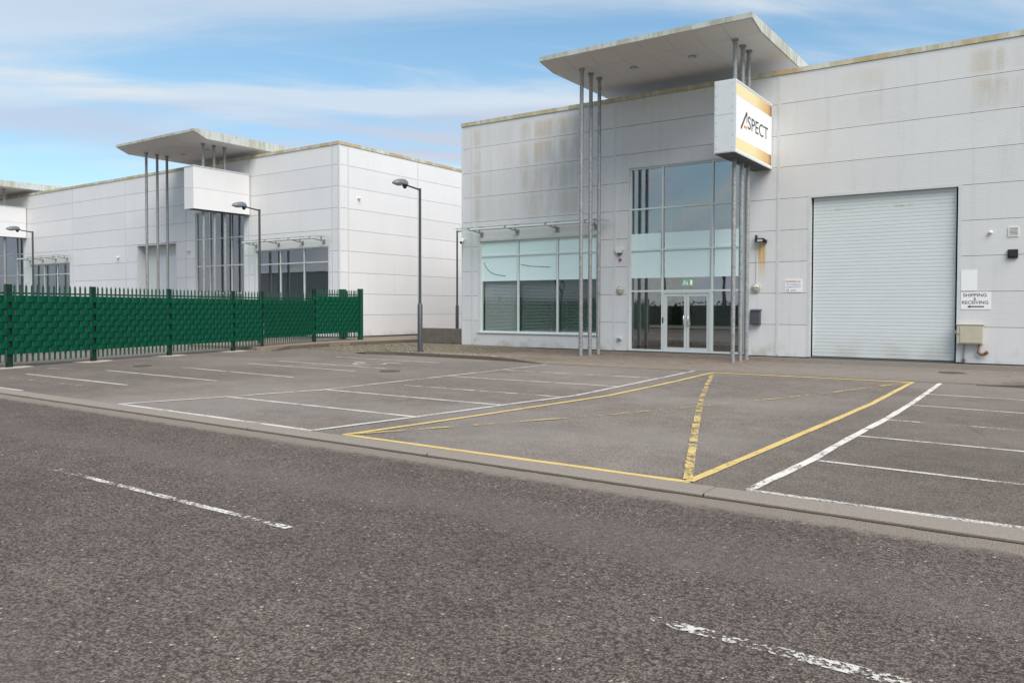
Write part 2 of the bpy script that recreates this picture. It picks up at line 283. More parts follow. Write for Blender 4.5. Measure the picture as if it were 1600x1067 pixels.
# ------------------------------------------------------------------ object helpers
OR = {}   # world origin of every object
def link(o, parent, org):
    S.collection.objects.link(o)
    if parent is not None:
        o.parent = parent; o.location = Vector(org)-OR[parent.name]
    else: o.location = org
    OR[o.name] = Vector(org)
def tag(o, label=None, cat=None, group=None, kind=None):
    if label: o['label'] = label
    if cat: o['category'] = cat
    if group: o['group'] = group
    if kind: o['kind'] = kind
    return o
def thing(name, loc, label, cat, group=None):
    o = bpy.data.objects.new(name, None); o.empty_display_size = .2; link(o, None, loc); return tag(o, label, cat, group)
class MB:
    """collects shapes in world coordinates and links them as one mesh"""
    def __init__(s): s.v = []; s.f = []; s.sm = []
    def add(s, vs, fs, smooth=False):
        b = len(s.v); s.v += [tuple(q) for q in vs]; s.f += [tuple(i+b for i in q) for q in fs]; s.sm += [smooth]*len(fs); return s
    def box(s, x0, x1, y0, y1, z0, z1):
        return s.add([(x0,y0,z0),(x1,y0,z0),(x1,y1,z0),(x0,y1,z0),(x0,y0,z1),(x1,y0,z1),(x1,y1,z1),(x0,y1,z1)], [(0,3,2,1),(4,5,6,7),(0,1,5,4),(1,2,6,5),(2,3,7,6),(3,0,4,7)])
    def obox(s, c, ax, ay, az, hx, hy, hz):
        c, ax, ay, az = Vector(c), Vector(ax), Vector(ay), Vector(az)
        vs = [c+ax*hx*i+ay*hy*j+az*hz*k for k in (-1, 1) for i, j in ((-1,-1),(1,-1),(1,1),(-1,1))]
        return s.add(vs, [(0,3,2,1),(4,5,6,7),(0,1,5,4),(1,2,6,5),(2,3,7,6),(3,0,4,7)])
    def tube(s, pts, r, n=12, cap=True):
        pts = [Vector(p) for p in pts]; rs = r if isinstance(r, (list, tuple)) else [r]*len(pts); rings = []
        prev = None
        for i, p in enumerate(pts):
            d = (pts[min(i+1, len(pts)-1)]-pts[max(i-1, 0)]).normalized()
            a = Vector((0,0,1)) if abs(d.z) < .9 else Vector((1,0,0))
            if prev is not None: a = prev
            u = (a - d*a.dot(d)).normalized(); prev = u; vv = d.cross(u)
            rings.append([p+(u*cos(2*pi*k/n)+vv*sin(2*pi*k/n))*rs[i] for k in range(n)])
        vs = [q for rg in rings for q in rg]; fs = []
        for i in range(len(pts)-1):
            for k in range(n): fs.append((i*n+k, i*n+(k+1)%n, (i+1)*n+(k+1)%n, (i+1)*n+k))
        s.add(vs, fs, True)
        if cap:
            s.add(rings[0], [tuple(range(n))[::-1]]); s.add(rings[-1], [tuple(range(n))])
        return s
    def prism(s, poly, axis, a, b):
        """poly: 2-D outline; axis: extrusion axis 'x','y','z'"""
        def P(p, t):
            if axis == 'x': return (t, p[0], p[1])
            if axis == 'y': return (p[0], t, p[1])
            return (p[0], p[1], t)
        n = len(poly); vs = [P(p, a) for p in poly]+[P(p, b) for p in poly]
        return s.add(vs, [tuple(range(n))[::-1], tuple(range(n, 2*n))]+[(i, (i+1)%n, n+(i+1)%n, n+i) for i in range(n)])
    def ell(s, c, rx, ry, rz, n=14, mth=8, t0=0., t1=pi):
        vs = []; fs = []
        for i in range(mth+1):
            t = t0+(t1-t0)*i/mth
            for k in range(n): vs.append((c[0]+rx*sin(t)*cos(2*pi*k/n), c[1]+ry*sin(t)*sin(2*pi*k/n), c[2]+rz*cos(t)))
        for i in range(mth):
            for k in range(n): fs.append((i*n+k, (i+1)*n+k, (i+1)*n+(k+1)%n, i*n+(k+1)%n))
        return s.add(vs, fs, True)
    def build(s, name, mat, parent=None, kind=None, label=None, cat=None, group=None, bevel=0, org=None, fixn=False):
        xs = list(zip(*s.v)); c = Vector(org) if org is not None else Vector(((min(xs[0])+max(xs[0]))/2, (min(xs[1])+max(xs[1]))/2, min(xs[2])))
        me = bpy.data.meshes.new(name); me.from_pydata([(v[0]-c.x, v[1]-c.y, v[2]-c.z) for v in s.v], [], s.f); 
        me.polygons.foreach_set('use_smooth', s.sm)
        if fixn:
            bm = bmesh.new(); bm.from_mesh(me); bmesh.ops.recalc_face_normals(bm, faces=bm.faces); bm.to_mesh(me); bm.free()
        me.materials.append(MT[mat] if isinstance(mat, str) else mat); me.update()
        o = bpy.data.objects.new(name, me); link(o, parent, c)
        if bevel:
            b = o.modifiers.new('b', 'BEVEL'); b.width = bevel; b.segments = 2; b.limit_method = 'ANGLE'
        return tag(o, label, cat, group, kind)
def bx(name, mat, parent, x0, x1, y0, y1, z0, z1, **k): return MB().box(x0, x1, y0, y1, z0, z1).build(name, mat, parent, **k)
_unit = {}
def shared_box(name, mat, parent, x0, x1, y0, y1, z0, z1):
    """alike pieces share mesh data, keyed by size"""
    key = (name, mat, round(x1-x0, 3), round(y1-y0, 3), round(z1-z0, 3)); c = Vector(((x0+x1)/2, (y0+y1)/2, z0))
    if key not in _unit:
        o = MB().box(x0, x1, y0, y1, z0, z1).build(name, mat, parent, org=c); _unit[key] = o.data; return o
    o = bpy.data.objects.new(name, _unit[key]); link(o, parent, c); return o
def copy_tree(src, offset, parent=None):
    c = src.copy(); S.collection.objects.link(c); OR[c.name] = OR[src.name]+Vector(offset)
    if parent is not None: c.parent = parent
    else: c.location = OR[c.name]
    for ch in src.children: copy_tree(ch, offset, c)
    return c
def text(body, size, mat, parent, at, rx, ry, name='lettering', depth=.002, extr=True, width=None, center=True, bold=0.0):
    """flat lettering; at = centre of the baseline, rx = reading direction, ry = up direction"""
    cu = bpy.data.curves.new('t', 'FONT'); cu.body = body; cu.size = size; cu.align_x = 'CENTER' if center else 'LEFT'; cu.extrude = depth; cu.offset = bold; cu.resolution_u = 4
    to = bpy.data.objects.new('t', cu); S.collection.objects.link(to)
    dg = bpy.context.evaluated_depsgraph_get(); me = bpy.data.meshes.new_from_object(to.evaluated_get(dg)); bpy.data.objects.remove(to)
    rx, ry = Vector(rx), Vector(ry); rz = rx.cross(ry); xs = [v.co.x for v in me.vertices]; sx = 1.
    if width: sx = width/(max(xs)-min(xs))
    b = MB(); b.add([Vector(at)+rx*v.co.x*sx+ry*v.co.y+rz*v.co.z for v in me.vertices], [tuple(p.vertices) for p in me.polygons])
    return b.build(name, mat, parent)

# ================================================================== GROUND
def struct(o): o['kind'] = 'structure'; return o
def sheet(name, mat, x0, x1, y0, y1, z, parent=None):
    o = MB().add([(x0,y0,z),(x1,y0,z),(x1,y1,z),(x0,y1,z)], [(0,1,2,3)]).build(name, mat, parent); return o
struct(sheet('ground', 'grass', -700, 700, -700, 700, -.30))
KY = lambda x: 6.395-.0140*(x+.2)
def strip_poly(name, mat, fy0, fy1, x0, x1, z, n=24, thick=None):
    b = MB(); vs = []
    for i in range(n+1):
        x = x0+(x1-x0)*i/n; vs += [(x, fy0(x), z), (x, fy1(x), z)]
    b.add(vs, [(2*i, 2*i+2, 2*i+3, 2*i+1) for i in range(n)]); return b.build(name, mat)
struct(strip_poly('road', 'road', lambda x: -3.6, lambda x: KY(x)-.28, -120, 60, -.024))
PE = [(-24, 18.6), (-18.84, 18.41), (-17.4, 18.62), (-16.0, 18.60), (-14.19, 18.50), (-12.6, 18.32), (-11.3, 18.0), (-9.4, 17.98), (-6.64, 18.04), (-1.98, 18.04), (-.92, 18.08), (.4, 18.0), (6, 18.0), (12, 18.0)]
def pedge(x):
    for (a, ya), (c, yc) in zip(PE[:-1], PE[1:]):
        if a <= x <= c: return ya+(yc-ya)*(x-a)/(c-a)
    return 18.2
def sstep(a, c, x):
    t = max(0, min(1, (x-a)/(c-a))); return t*t*(3-2*t)
def ph(x, y):
    k = max(sstep(11.8, 13.2, -x)*(1-sstep(18.0, 19.6, -x)), sstep(-1.1, .3, x)); return .012+.085*k*(1-sstep(18.6, 23.5, y))+(1-sstep(16.0, 18.5, -x))*(-.12*sstep(18.3, 22.8, y)+.07*sstep(23.9, 25.5, y))
def lot_top(x): return 25.58 if x < -23.05 else (18.41+(-18.84-x)*.30+.10 if x < -18.84 else pedge(x)+.06)
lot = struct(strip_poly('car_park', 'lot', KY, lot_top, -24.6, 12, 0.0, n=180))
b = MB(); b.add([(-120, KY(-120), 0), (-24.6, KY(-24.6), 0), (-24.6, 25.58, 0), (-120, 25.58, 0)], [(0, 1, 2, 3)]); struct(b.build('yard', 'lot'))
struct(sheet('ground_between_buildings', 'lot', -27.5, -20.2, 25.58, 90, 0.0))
# dropped kerb
kb = thing('kerb', (-8, 6.3, 0), None, None); kb['kind'] = 'structure'
xs = [-60+3.0*i for i in range(26)]; xs = [x+.65+.0 for x in xs]
for a, c in zip(xs[:-1], xs[1:]):
    g = .006; y0a, y0c = KY(a), KY(c)
    ze = .006; pol = [(a+g, y0a), (c-g, y0c), (c-g, y0c-.265), (a+g, y0a-.265), ]
    vs = [(p[0], p[1], -.06) for p in pol]+[(p[0], p[1], ze) for p in pol]+[(c-g, y0c-.285, ze-.014), (a+g, y0a-.285, ze-.014), (c-g, y0c-.285, -.06), (a+g, y0a-.285, -.06)]
    MB().add(vs, [(4,7,6,5), (7,9,8,6), (9,11,10,8), (0,1,5,4), (1,10,8,6,5) if False else (1,2,6,5), (3,0,4,7)]).build('kerb_stone', 'kerb', kb, fixn=True)
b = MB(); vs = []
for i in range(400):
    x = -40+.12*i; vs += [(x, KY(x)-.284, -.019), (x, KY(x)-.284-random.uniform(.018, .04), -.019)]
b.add(vs, [(2*i, 2*i+1, 2*i+3, 2*i+2) for i in range(399)]); b.build('kerb_shade_strip', 'iron', kb)  # dark strip added along the kerb foot for the shade on its face
# far side of the road (seen only in the glass)
fk = thing('opposite_kerb', (-20, -3.7, 0), None, None); fk['kind'] = 'structure'
for i in range(24): shared_box('kerb_stone', 'kerb', fk, -90+5*i+.01, -85+5*i-.01, -3.85, -3.6, -.08, .09)
struct(sheet('footpath', 'pad', -120, 60, -5.6, -3.85, .06)); struct(sheet('grass_verge', 'grass', -120, 60, -14, -5.6, .055))

# painted lines -----------------------------------------------------
def line(pts, wd, mat, z=.005, name='painted_line', parent=lot):
    """hand laid stripe: width and course waver a little along its length"""
    b = MB(); vs = []; P_ = [Vector((p[0], p[1], 0)) for p in pts]; Q = []
    for p, q in zip(P_[:-1], P_[1:]):
        n = max(1, int((q-p).length/.22)); Q += [p+(q-p)*i/n for i in range(n)]
    Q.append(P_[-1]); o = 0.
    for i, p in enumerate(Q):
        d = (Q[min(i+1, len(Q)-1)]-Q[max(i-1, 0)]).normalized(); n = Vector((-d.y, d.x, 0)); o = o*.8+random.uniform(-.004, .004); h = wd/2*random.uniform(.90, 1.10)
        vs += [p+n*(h+o)+Vector((0, 0, z)), p-n*(h-o)+Vector((0, 0, z))]
    b.add(vs, [(2*i+1, 2*i+3, 2*i+2, 2*i) for i in range(len(Q)-1)]); return b.build(name, mat, parent)
W = .085
line([(-30, KY(-30)+.05), (-15.36, KY(-15.36)+.05)], .07, 'white')
line([(-11.98, 6.56), (-11.06, 9.82), (-11.08, 13.5), (-11.16, 17.75)], .085, 'white', .009)
line([(-12.0, KY(-12)+.045), (-7.5, KY(-7.5)+.045)], .08, 'white')
line([(-7.49, 6.55), (-7.25, 8.2), (-7.05, 9.93), (-6.81, 11.74), (-6.90, 13.58), (-7.16, 18.05)], .09, 'white', .009)
for a, c, mt in (((-11.5, 8.2), (-7.2, 8.19), 'white'), ((-11.02, 9.96), (-7.04, 9.95), 'white'), ((-10.47, 11.42), (-6.86, 11.48), 'whitew'), ((-11.05, 13.53), (-6.95, 13.64), 'white'), ((-11.1, 15.63), (-7.0, 15.72), 'whitew')):
    line([a, c], W, mt)
for a, c, mt in (((-20.48, 9.44), (-19.63, 9.8), 'whitew'), ((-19.17, 8.38), (-14.81, 8.3), 'white'), ((-18.7, 9.96), (-14.18, 9.85), 'white'), ((-18.35, 7.72), (-15.34, 7.75), 'whitef'), ((-18.14, 11.58), (-13.59, 11.32), 'white'), ((-17.98, 13.41), (-13.74, 13.29), 'white'), ((-18.05, 14.54), (-13.73, 14.33), 'white'), ((-18.27, 16.85), (-13.92, 16.63), 'white')):
    line([a, c], .08, mt)
# part of a disabled bay symbol
cen = (-15.25, 15.30)
line([(cen[0]+.42*cos(t), cen[1]+.42*sin(t)) for t in [R(150+20*i) for i in range(14)]], .09, 'white', name='wheelchair_symbol')
line([(-16.1, 15.55), (-15.6, 15.45), (-15.45, 15.2)], .09, 'white', name='wheelchair_symbol', z=.009)
line([(-14.95, 15.6), (-14.62, 15.85)], .09, 'white', name='wheelchair_symbol', z=.009)
# loading bay in yellow
line([(-6.95, KY(-7)+.06), (-2.6, KY(-2.6)+.055)], .085, 'yellow')
line([(-6.93, 6.52), (-6.68, 8.5), (-6.5, 10.5), (-6.34, 12.08), (-6.45, 15), (-6.64, 17.95)], .09, 'yellow', .0085)
line([(-6.66, 17.93), (-2.43, 17.92)], .15, 'yellowfull', .0065)
line([(-2.42, 17.97), (-2.40, 13.5), (-2.5, 9.9), (-2.62, 6.5)], .088, 'yellow', .0085)
line([(-6.64, 17.9), (-4.9, 12.7), (-3.6, 9.1), (-2.65, 6.55)], .085, 'yelloww', .012)
line([(-6.9, 6.55), (-6.3, 7.7)], .075, 'yelloww', .012); line([(-6.3, 7.7), (-5.17, 9.92)], .075, 'yellowf', .012); line([(-5.17, 9.92), (-3.87, 13.18), (-3.3, 14.9)], .07, 'yellowf', .012); line([(-3.3, 14.9), (-2.46, 17.85)], .08, 'yelloww', .012)
# right hand bays
line([(-2.08, 6.47), (-1.99, 8.17), (-1.96, 9.95), (-1.91, 11.7), (-1.88, 13.79), (-1.9, 15.6), (-1.92, 18.0)], .088, 'whitex', .009)
line([(-2.1, KY(-2.1)+.05), (3.0, KY(3.0)+.05)], .075, 'white')
for y0, y1, mt in ((8.14, 8.04, 'white'), (10.0, 9.91, 'white'), (11.7, 11.63, 'whitew'), (13.7, 13.56, 'white'), (15.63, 15.52, 'white')):
    line([(-1.93, y0), (-.3, y1), (2.9, 2*y1-y0)], .07, mt)
# road centre dashes
rd = bpy.data.objects['road']
line([(-7.25, 3.64), (-4.37, 3.60)], .065, 'whitew', -.019, 'centre_dash', rd); line([(-1.64, 3.56), (1.2, 3.52)], .095, paint('half worn white line paint', (.62, .59, .53), .505, .54), -.019, 'centre_dash', rd)
line([(-7.75, 3.66), (-7.3, 3.64)], .08, 'whitef', -.019, 'centre_dash', rd); line([(-13.0, 3.7), (-10.2, 3.68)], .10, 'whitef', -.019, 'centre_dash', rd)

# block paving in front of the right hand building ------------------
KL = lambda y: -23.15 if y > 18.7 else -18.5-(y-18.4)*0
b = MB(); BL, BW, g = .2, .1, .006
ny = int((25.56-17.9)/BW)
for j in range(ny):
    y0 = 17.9+j*BW; yc = y0+BW/2; off = (j % 2)*BL/2
    for i in range(int(30/BL)):
        x0 = -23.1+i*BL+off; xc = x0+BL/2
        lim = pedge(xc) if xc > -18.84 else 18.41+(-18.84-xc)*.30
        if yc < lim+.10 or xc > 6: continue
        if yc > 24.55 and yc < 24.9 and xc < -20: pass
        h = ph(xc, yc)+random.uniform(-.0025, .0025)
        b.add([(x0+g/2, y0+g/2, h-.02), (x0+BL-g/2, y0+g/2, h-.02), (x0+BL-g/2, y0+BW-g/2, h-.02), (x0+g/2, y0+BW-g/2, h-.02),
               (x0+g/2, y0+g/2, h), (x0+BL-g/2, y0+g/2, h), (x0+BL-g/2, y0+BW-g/2, h), (x0+g/2, y0+BW-g/2, h)], [(4,5,6,7),(0,1,5,4),(1,2,6,5),(2,3,7,6),(3,0,4,7)])
pv = thing('pavement', (-10, 21.5, 0), None, None); pv['kind'] = 'structure'
b.build('paving_block', 'paver', pv, kind='stuff')
# bed below the blocks
bb = MB(); nx, nyy = 60, 12; vs = []
for i in range(nx+1):
    x = -23.1+29.1*i/nx; lim = pedge(x) if x > -18.84 else 18.41+(-18.84-x)*.30
    for j in range(nyy+1):
        y = lim+.08+(25.55-lim-.08)*j/nyy; vs.append((x, y, ph(x, y)-.012))
bb.add(vs, [(i*(nyy+1)+j, (i+1)*(nyy+1)+j, (i+1)*(nyy+1)+j+1, i*(nyy+1)+j+1) for i in range(nx) for j in range(nyy)]); bb.build('sand_bed', 'dirt', pv)
# kerb stones of the paving
def kerb_run(pts, wd, z0, fz, mat, parent, step=.915):
    for (p, q) in zip(pts[:-1], pts[1:]):
        p, q = Vector((*p, 0)), Vector((*q, 0)); n = max(1, round((q-p).length/step)); d = (q-p)/n; u = d.normalized(); v = Vector((-u.y, u.x, 0))
        for i in range(n):
            a = p+d*i+u*.004; c = p+d*(i+1)-u*.004; za, zc = fz(a.x, a.y), fz(c.x, c.y)
            lo = [a, c, c+v*wd, a+v*wd]; vs = [(t.x, t.y, z0) for t in lo]+[(a.x, a.y, za), (c.x, c.y, zc), ((c+v*wd).x, (c+v*wd).y, zc), ((a+v*wd).x, (a+v*wd).y, za)]
            MB().add(vs, [(4,5,6,7),(0,1,5,4),(1,2,6,5),(2,3,7,6),(3,0,4,7)]).build('kerb_stone', mat, parent, fixn=True)
kerb_run([(-18.6, 18.42), (-17.4, 18.60), (-16.0, 18.58), (-14.19, 18.48), (-12.6, 18.30), (-11.5, 18.02)], .10, -.05, lambda x, y: ph(x, 18.2)+.002, 'redkerb', pv)
kerb_run([(-1.3, 17.97), (.4, 17.93), (11.5, 17.96)], .10, -.05, lambda x, y: ph(x, 18.2)+.002, 'redkerb', pv)
ke = thing('paving_edge_kerb', (-23.2, 22, 0), None, None); ke['kind'] = 'structure'
kerb_run([(-23.15, 27.5), (-23.35, 21.4), (-22.9, 18.9), (-22.3, 17.8)][::-1], .14, -.05, lambda x, y: .13 if y > 18.5 else .05, 'redkerb', ke)
b = MB(); b.box(-27.46, -23.32, 17.8, 27.0, -.05, .105); struct(b.build('path', 'dirt'))
b = MB(); b.box(-27.4, -23.0, 27.0, 60, -.05, .08); struct(b.build('side_path', 'dirt'))

# weeds, litter and small stones (stuff)
b = MB()
def tuft(b, x, y, z, s, n):
    for _ in range(n):
        a = random.uniform(0, 2*pi); l = s*random.uniform(.5, 1.2); wd = s*.10; dx, dy = cos(a), sin(a); ox, oy = random.uniform(-s, s)*.5, random.uniform(-s, s)*.5
        p = Vector((x+ox, y+oy, z)); q = p+Vector((dx*l*.6, dy*l*.6, l*random.uniform(.4, 1))); nn = Vector((-dy, dx, 0))*wd
        b.add([p-nn, p+nn, q], [(0, 1, 2)])
for _ in range(520):
    x = random.uniform(-22.9, -16.2); y = random.uniform(18.6, 24.4); tuft(b, x, y, ph(x, y), random.uniform(.02, .06), 7)
for _ in range(120):
    y = random.uniform(18.7, 26); tuft(b, -23.1+random.uniform(-.1, .1), y, .03, random.uniform(.03, .08), 7)
for _ in range(90):
    x = random.uniform(-19, -.3); tuft(b, x, 25.5, -.035, random.uniform(.015, .05), 5)
for _ in range(70):
    x = random.uniform(-18.8, -12); tuft(b, x, pedge(x)+.08, ph(x, pedge(x)), random.uniform(.02, .05), 5)
for _ in range(160):
    x = random.uniform(-24.5, -20.2); tuft(b, x, 25.6+random.uniform(-.1, .05), .02, random.uniform(.03, .09), 6)
b.build('weeds', 'weed', kind='stuff', label='scattered low weeds growing between the paving blocks and along the kerbs', cat='weeds')
b = MB()
for _ in range(26):
    x, y, z, s = random.uniform(-22.8, -17), 0, 0, random.uniform(.010, .028); y = random.uniform(18.5, 24); z = ph(x, y)
    b.ell((x, y, z+s*.4), s, s*.8, s*.6, 6, 4)
for _ in range(16):
    x = random.uniform(-17, -12.5); s = random.uniform(.012, .03); y = pedge(x)+random.uniform(.05, .3); b.ell((x, y, ph(x, y)+s*.4), s, s*.8, s*.6, 6, 4)
b.build('pebbles', 'pebble', kind='stuff', label='small pale stones and litter scattered over the weedy paving', cat='pebbles')

# cast iron covers
def cover(x, y, z, r, label):
    t = thing('manhole_cover', (x, y, z), label, 'manhole cover', 'covers set into the ground')
    b = MB(); n = 28; vs = [(x+r*cos(2*pi*k/n), y+r*sin(2*pi*k/n), z+.008) for k in range(n)]; b.add(vs, [tuple(range(n))]); vs2 = [(x+r*cos(2*pi*k/n), y+r*sin(2*pi*k/n), z) for k in range(n)]; b.add(vs+vs2, [(k, n+k, n+(k+1)%n, (k+1)%n) for k in range(n)]); b.build('lid', 'iron', t)
    b = MB(); b.add([(x+(r+.05)*cos(2*pi*k/n), y+(r+.05)*sin(2*pi*k/n), z+.003) for k in range(n)], [tuple(range(n))]); b.build('rim', 'kerb', t)
cover(-2.18, 22.69, ph(-2.18, 22.69)+.006, .30, 'round rusty brown cover set in the block paving before the roller door')
cover(-13.07, 13.77, .003, .26, 'dark round cover in the asphalt just below the wheelchair symbol')
cover(-19.34, 11.25, .003, .24, 'small dark round cover in the asphalt near the green fence')

# ================================================================== BUILDINGS
def panels(parent, bays, zs, holes, plane, mat, axis='x', face=-1, th=.05, gap=.013):
    """cladding panels: bays = joints along the wall, zs = course joints, holes = (a0,a1,z0,z1)"""
    for a0, a1 in zip(bays[:-1], bays[1:]):
        for z0, z1 in zip(zs[:-1], zs[1:]):
            rects = [(a0, a1, z0, z1)]
            for h in holes:
                new = []
                for r in rects:
                    if h[0] >= r[1]-1e-6 or h[1] <= r[0]+1e-6 or h[2] >= r[3]-1e-6 or h[3] <= r[2]+1e-6: new.append(r); continue
                    x0, x1 = max(r[0], h[0]), min(r[1], h[1])
                    if x0 > r[0]+1e-6: new.append((r[0], x0, r[2], r[3]))
                    if x1 < r[1]-1e-6: new.append((x1, r[1], r[2], r[3]))
                    if h[3] < r[3]-1e-6: new.append((x0, x1, h[3], r[3]))
                    if h[2] > r[2]+1e-6: new.append((x0, x1, r[2], h[2]))
                rects = new
            jit = random.uniform(-.0015, .0015)
            for (p, q, s, t) in rects:
                if q-p < .03 or t-s < .03: continue
                gg = gap/2; e = lambda v, edge: gg if abs(v-edge) < 1e-6 else 0.0   # joints only where real joints are
                p, q, s, t = p+e(p, a0), q-e(q, a1), s+e(s, z0), t-e(t, z1)
                if axis == 'x': shared_box('cladding_panel', mat, parent, p, q, plane+jit, plane+th, s, t)
                else: shared_box('cladding_panel', mat, parent, plane-th, plane-jit, p, q, s, t)
def backing(parent, x0, x1, z0, z1, holes, y0, y1, mat='joint'):
    cut_x = sorted(set([x0, x1]+[h[0] for h in holes]+[h[1] for h in holes])); b = MB()
    for p, q in zip(cut_x[:-1], cut_x[1:]):
        hs = [h for h in holes if h[0] < (p+q)/2 < h[1]]; zz = z0
        for h in sorted(hs, key=lambda h: h[2]):
            if h[2] > zz+.01: b.box(p, q, y0, y1, zz, h[2])
            zz = h[3]
        b.box(p, q, y0, y1, zz, z1)
    b.build('wall_core', mat, parent)
def window(parent, x0, x1, z0, z1, mx_, tz, y, name='window', glassm='glass', fw_=.06, skip=(), framem='frame'):
    """frame with mullions at mx_ and transoms at tz; each pane a sub-part"""
    b = MB(); d0, d1 = y, y+.09
    b.box(x0, x0+fw_, d0, d1, z0, z1).box(x1-fw_, x1, d0, d1, z0, z1).box(x0+fw_, x1-fw_, d0, d1, z1-fw_, z1).box(x0+fw_, x1-fw_, d0, d1, z0, z0+fw_)
    for m_ in mx_: b.box(m_-fw_/2, m_+fw_/2, d0-.002, d1+.002, z0+fw_, z1-fw_)
    cols = [x0+fw_/2]+list(mx_)+[x1-fw_/2]
    for t in tz:
        for p, q in zip(cols[:-1], cols[1:]): b.box(p+fw_/2, q-fw_/2, d0, d1, t-fw_/2, t+fw_/2)
    win = b.build(name, framem, parent)
    rows = [z0+fw_/2]+list(tz)+[z1-fw_/2]
    for i, (p, q) in enumerate(zip(cols[:-1], cols[1:])):
        for j, (s, t) in enumerate(zip(rows[:-1], rows[1:])):
            if (i, j) in skip: continue
            shared_box('pane', glassm, win, p+fw_/2-.005, q-fw_/2+.005, y+.045, y+.053, s+fw_/2-.005, t-fw_/2+.005)
    return win
def roller(parent, x0, x1, z0, z1, y, pitch=.108, label=None, rust=False):
    d = bx('roller_door', 'joint', parent, x0+.004, x1-.004, y+.03, y+.06, z0, z1)
    n = round((z1-z0)/pitch); pitch = (z1-z0)/n
    b = MB()
    for i in range(n):
        s = z0+i*pitch; t = s+pitch-.003
        key = ('rs', round(x1-x0, 3), round(pitch, 4))
        if key not in _unit:
            # slightly curved slat profile
            prof = [(y+.007, s), (y+.002, s+.010), (y+.001, s+pitch*.5), (y+.002, t-.008), (y+.007, t)]
            o = MB().prism(prof+[(y+.028, t), (y+.028, s)], 'x', x0+.002, x1-.002).build('slat', 'roller', d, fixn=True, org=((x0+x1)/2, y, s)); _unit[key] = o.data
        else:
            o = bpy.data.objects.new('slat', _unit[key]); link(o, d, ((x0+x1)/2, y, s))
    bx('bottom_rail', 'trim', d, x0+.012, x1-.012, y-.005, y+.022, z0-.0, z0+.05) if False else None
    return d
def reveal(parent, x0, x1, z0, z1, y0, y1, t=.03, mat='trim'):
    MB().box(x0-t, x0, y0, y1, z0, z1+t).box(x1, x1+t, y0, y1, z0, z1+t).box(x0, x1, y0, y1, z1, z1+t).build('door_surround', mat, parent)
def entrance_canopy(parent, xl, xr, yf, yk, yb, zs, zt, lip, poles, zg, lights, ncol):
    sk = .012
    prof = [(yf, zt), (yf, zt-lip), (yk, zs+sk), (yb, zs+sk), (yb, zt+.05)]
    c = MB().prism(prof, 'x', xl, xr).build('entrance_canopy', 'coping_pale', parent, fixn=True)
    wd = (xr-xl-.08)/ncol
    for i in range(ncol):
        a, q = xl+.04+i*wd+.004, xl+.04+(i+1)*wd-.004
        shared_box('soffit_panel', 'soffit', c, a, q, yk+.006, yb-.02, zs, zs+sk-.001)
        y0, z0, y1, z1 = yf+.03, zt-lip-.006, yk-.004, zs+.001
        MB().add([(a, y0, z0-sk), (q, y0, z0-sk), (q, y1, z1-.0), (a, y1, z1-.0), (a, y0, z0+.001), (q, y0, z0+.001), (q, y1, z1+.008), (a, y1, z1+.008)], [(0,3,2,1),(4,5,6,7),(0,1,5,4),(1,2,6,5),(2,3,7,6),(3,0,4,7)]).build('soffit_panel', 'soffit', c)
    for (x, y) in lights:
        b = MB(); b.ell((x, y, zs-.002), .11, .11, .02, 18, 4, pi/2, pi); b.build('downlight', 'lens', c)
        b = MB(); n = 18; vs = [(x+r_*cos(2*pi*k/n), y+r_*sin(2*pi*k/n), zs-.012) for r_ in (.10, .135) for k in range(n)]; b.add(vs, [(k, (k+1)%n, n+(k+1)%n, n+k) for k in range(n)]); b.build('light_rim', 'lamphead', c)
    for (x, y) in poles:
        MB().tube([(x, y, zg), (x, y, zs+.005)], .066, 14).build('pole', 'galv', c)
        MB().tube([(x, y, zs-.06), (x, y, zs-.0)], .10, 14).build('pole_collar', 'galv', c)
    return c
def _pale():
    k = Mat('weathered canopy fascia'); st = k.noise(2.4, 6, .65, stretch=(1, 1, .15)); x, y, z = k.sepx(); nz = N(k.t, 'ShaderNodeSeparateXYZ'); k.L(k.g.outputs['Normal'], nz.inputs[0])
    c = k.mix(k.rng(st, .40, .68), (.50, .515, .49), (.34, .34, .25)); c = k.mix(k.rng(k.noise(8, 4, .6, stretch=(1, 1, .25)), .52, .72, 0, .6), c, (.24, .25, .15)); k.col(c).rough(.65); return k.m
MT['coping_pale'] = _pale()
def window_canopy(parent, x0, x1, z, arms, yw):
    c = MB().box(x0, x1, yw-.93, yw-.10, z, z+.022).build('window_canopy', 'shelf', parent)
    MB().tube([(arms[0]-.0, yw-.86, z-.07), (arms[-1]+.35, yw-.86, z-.07)], .048, 10).build('rail', 'doorframe', c)
    for a in arms:
        MB().tube([(a, yw-.005, z-.16), (a, yw-.86, z-.045)], .026, 8).box(a-.035, a+.035, yw-.91, yw-.80, z-.075, z-.003).box(a-.03, a+.03, yw-.22, yw-.16, z-.14, z-.002).build('bracket', 'galv', c)
        bx('bracket_plate', 'galv', c, a-.07, a+.07, yw-.03, yw-.003, z-.27, z-.08)
    return c
ZS = [-.02, 1, 2, 3, 4, 5, 6, 7, 8, 8.92]
Y0 = 25.62

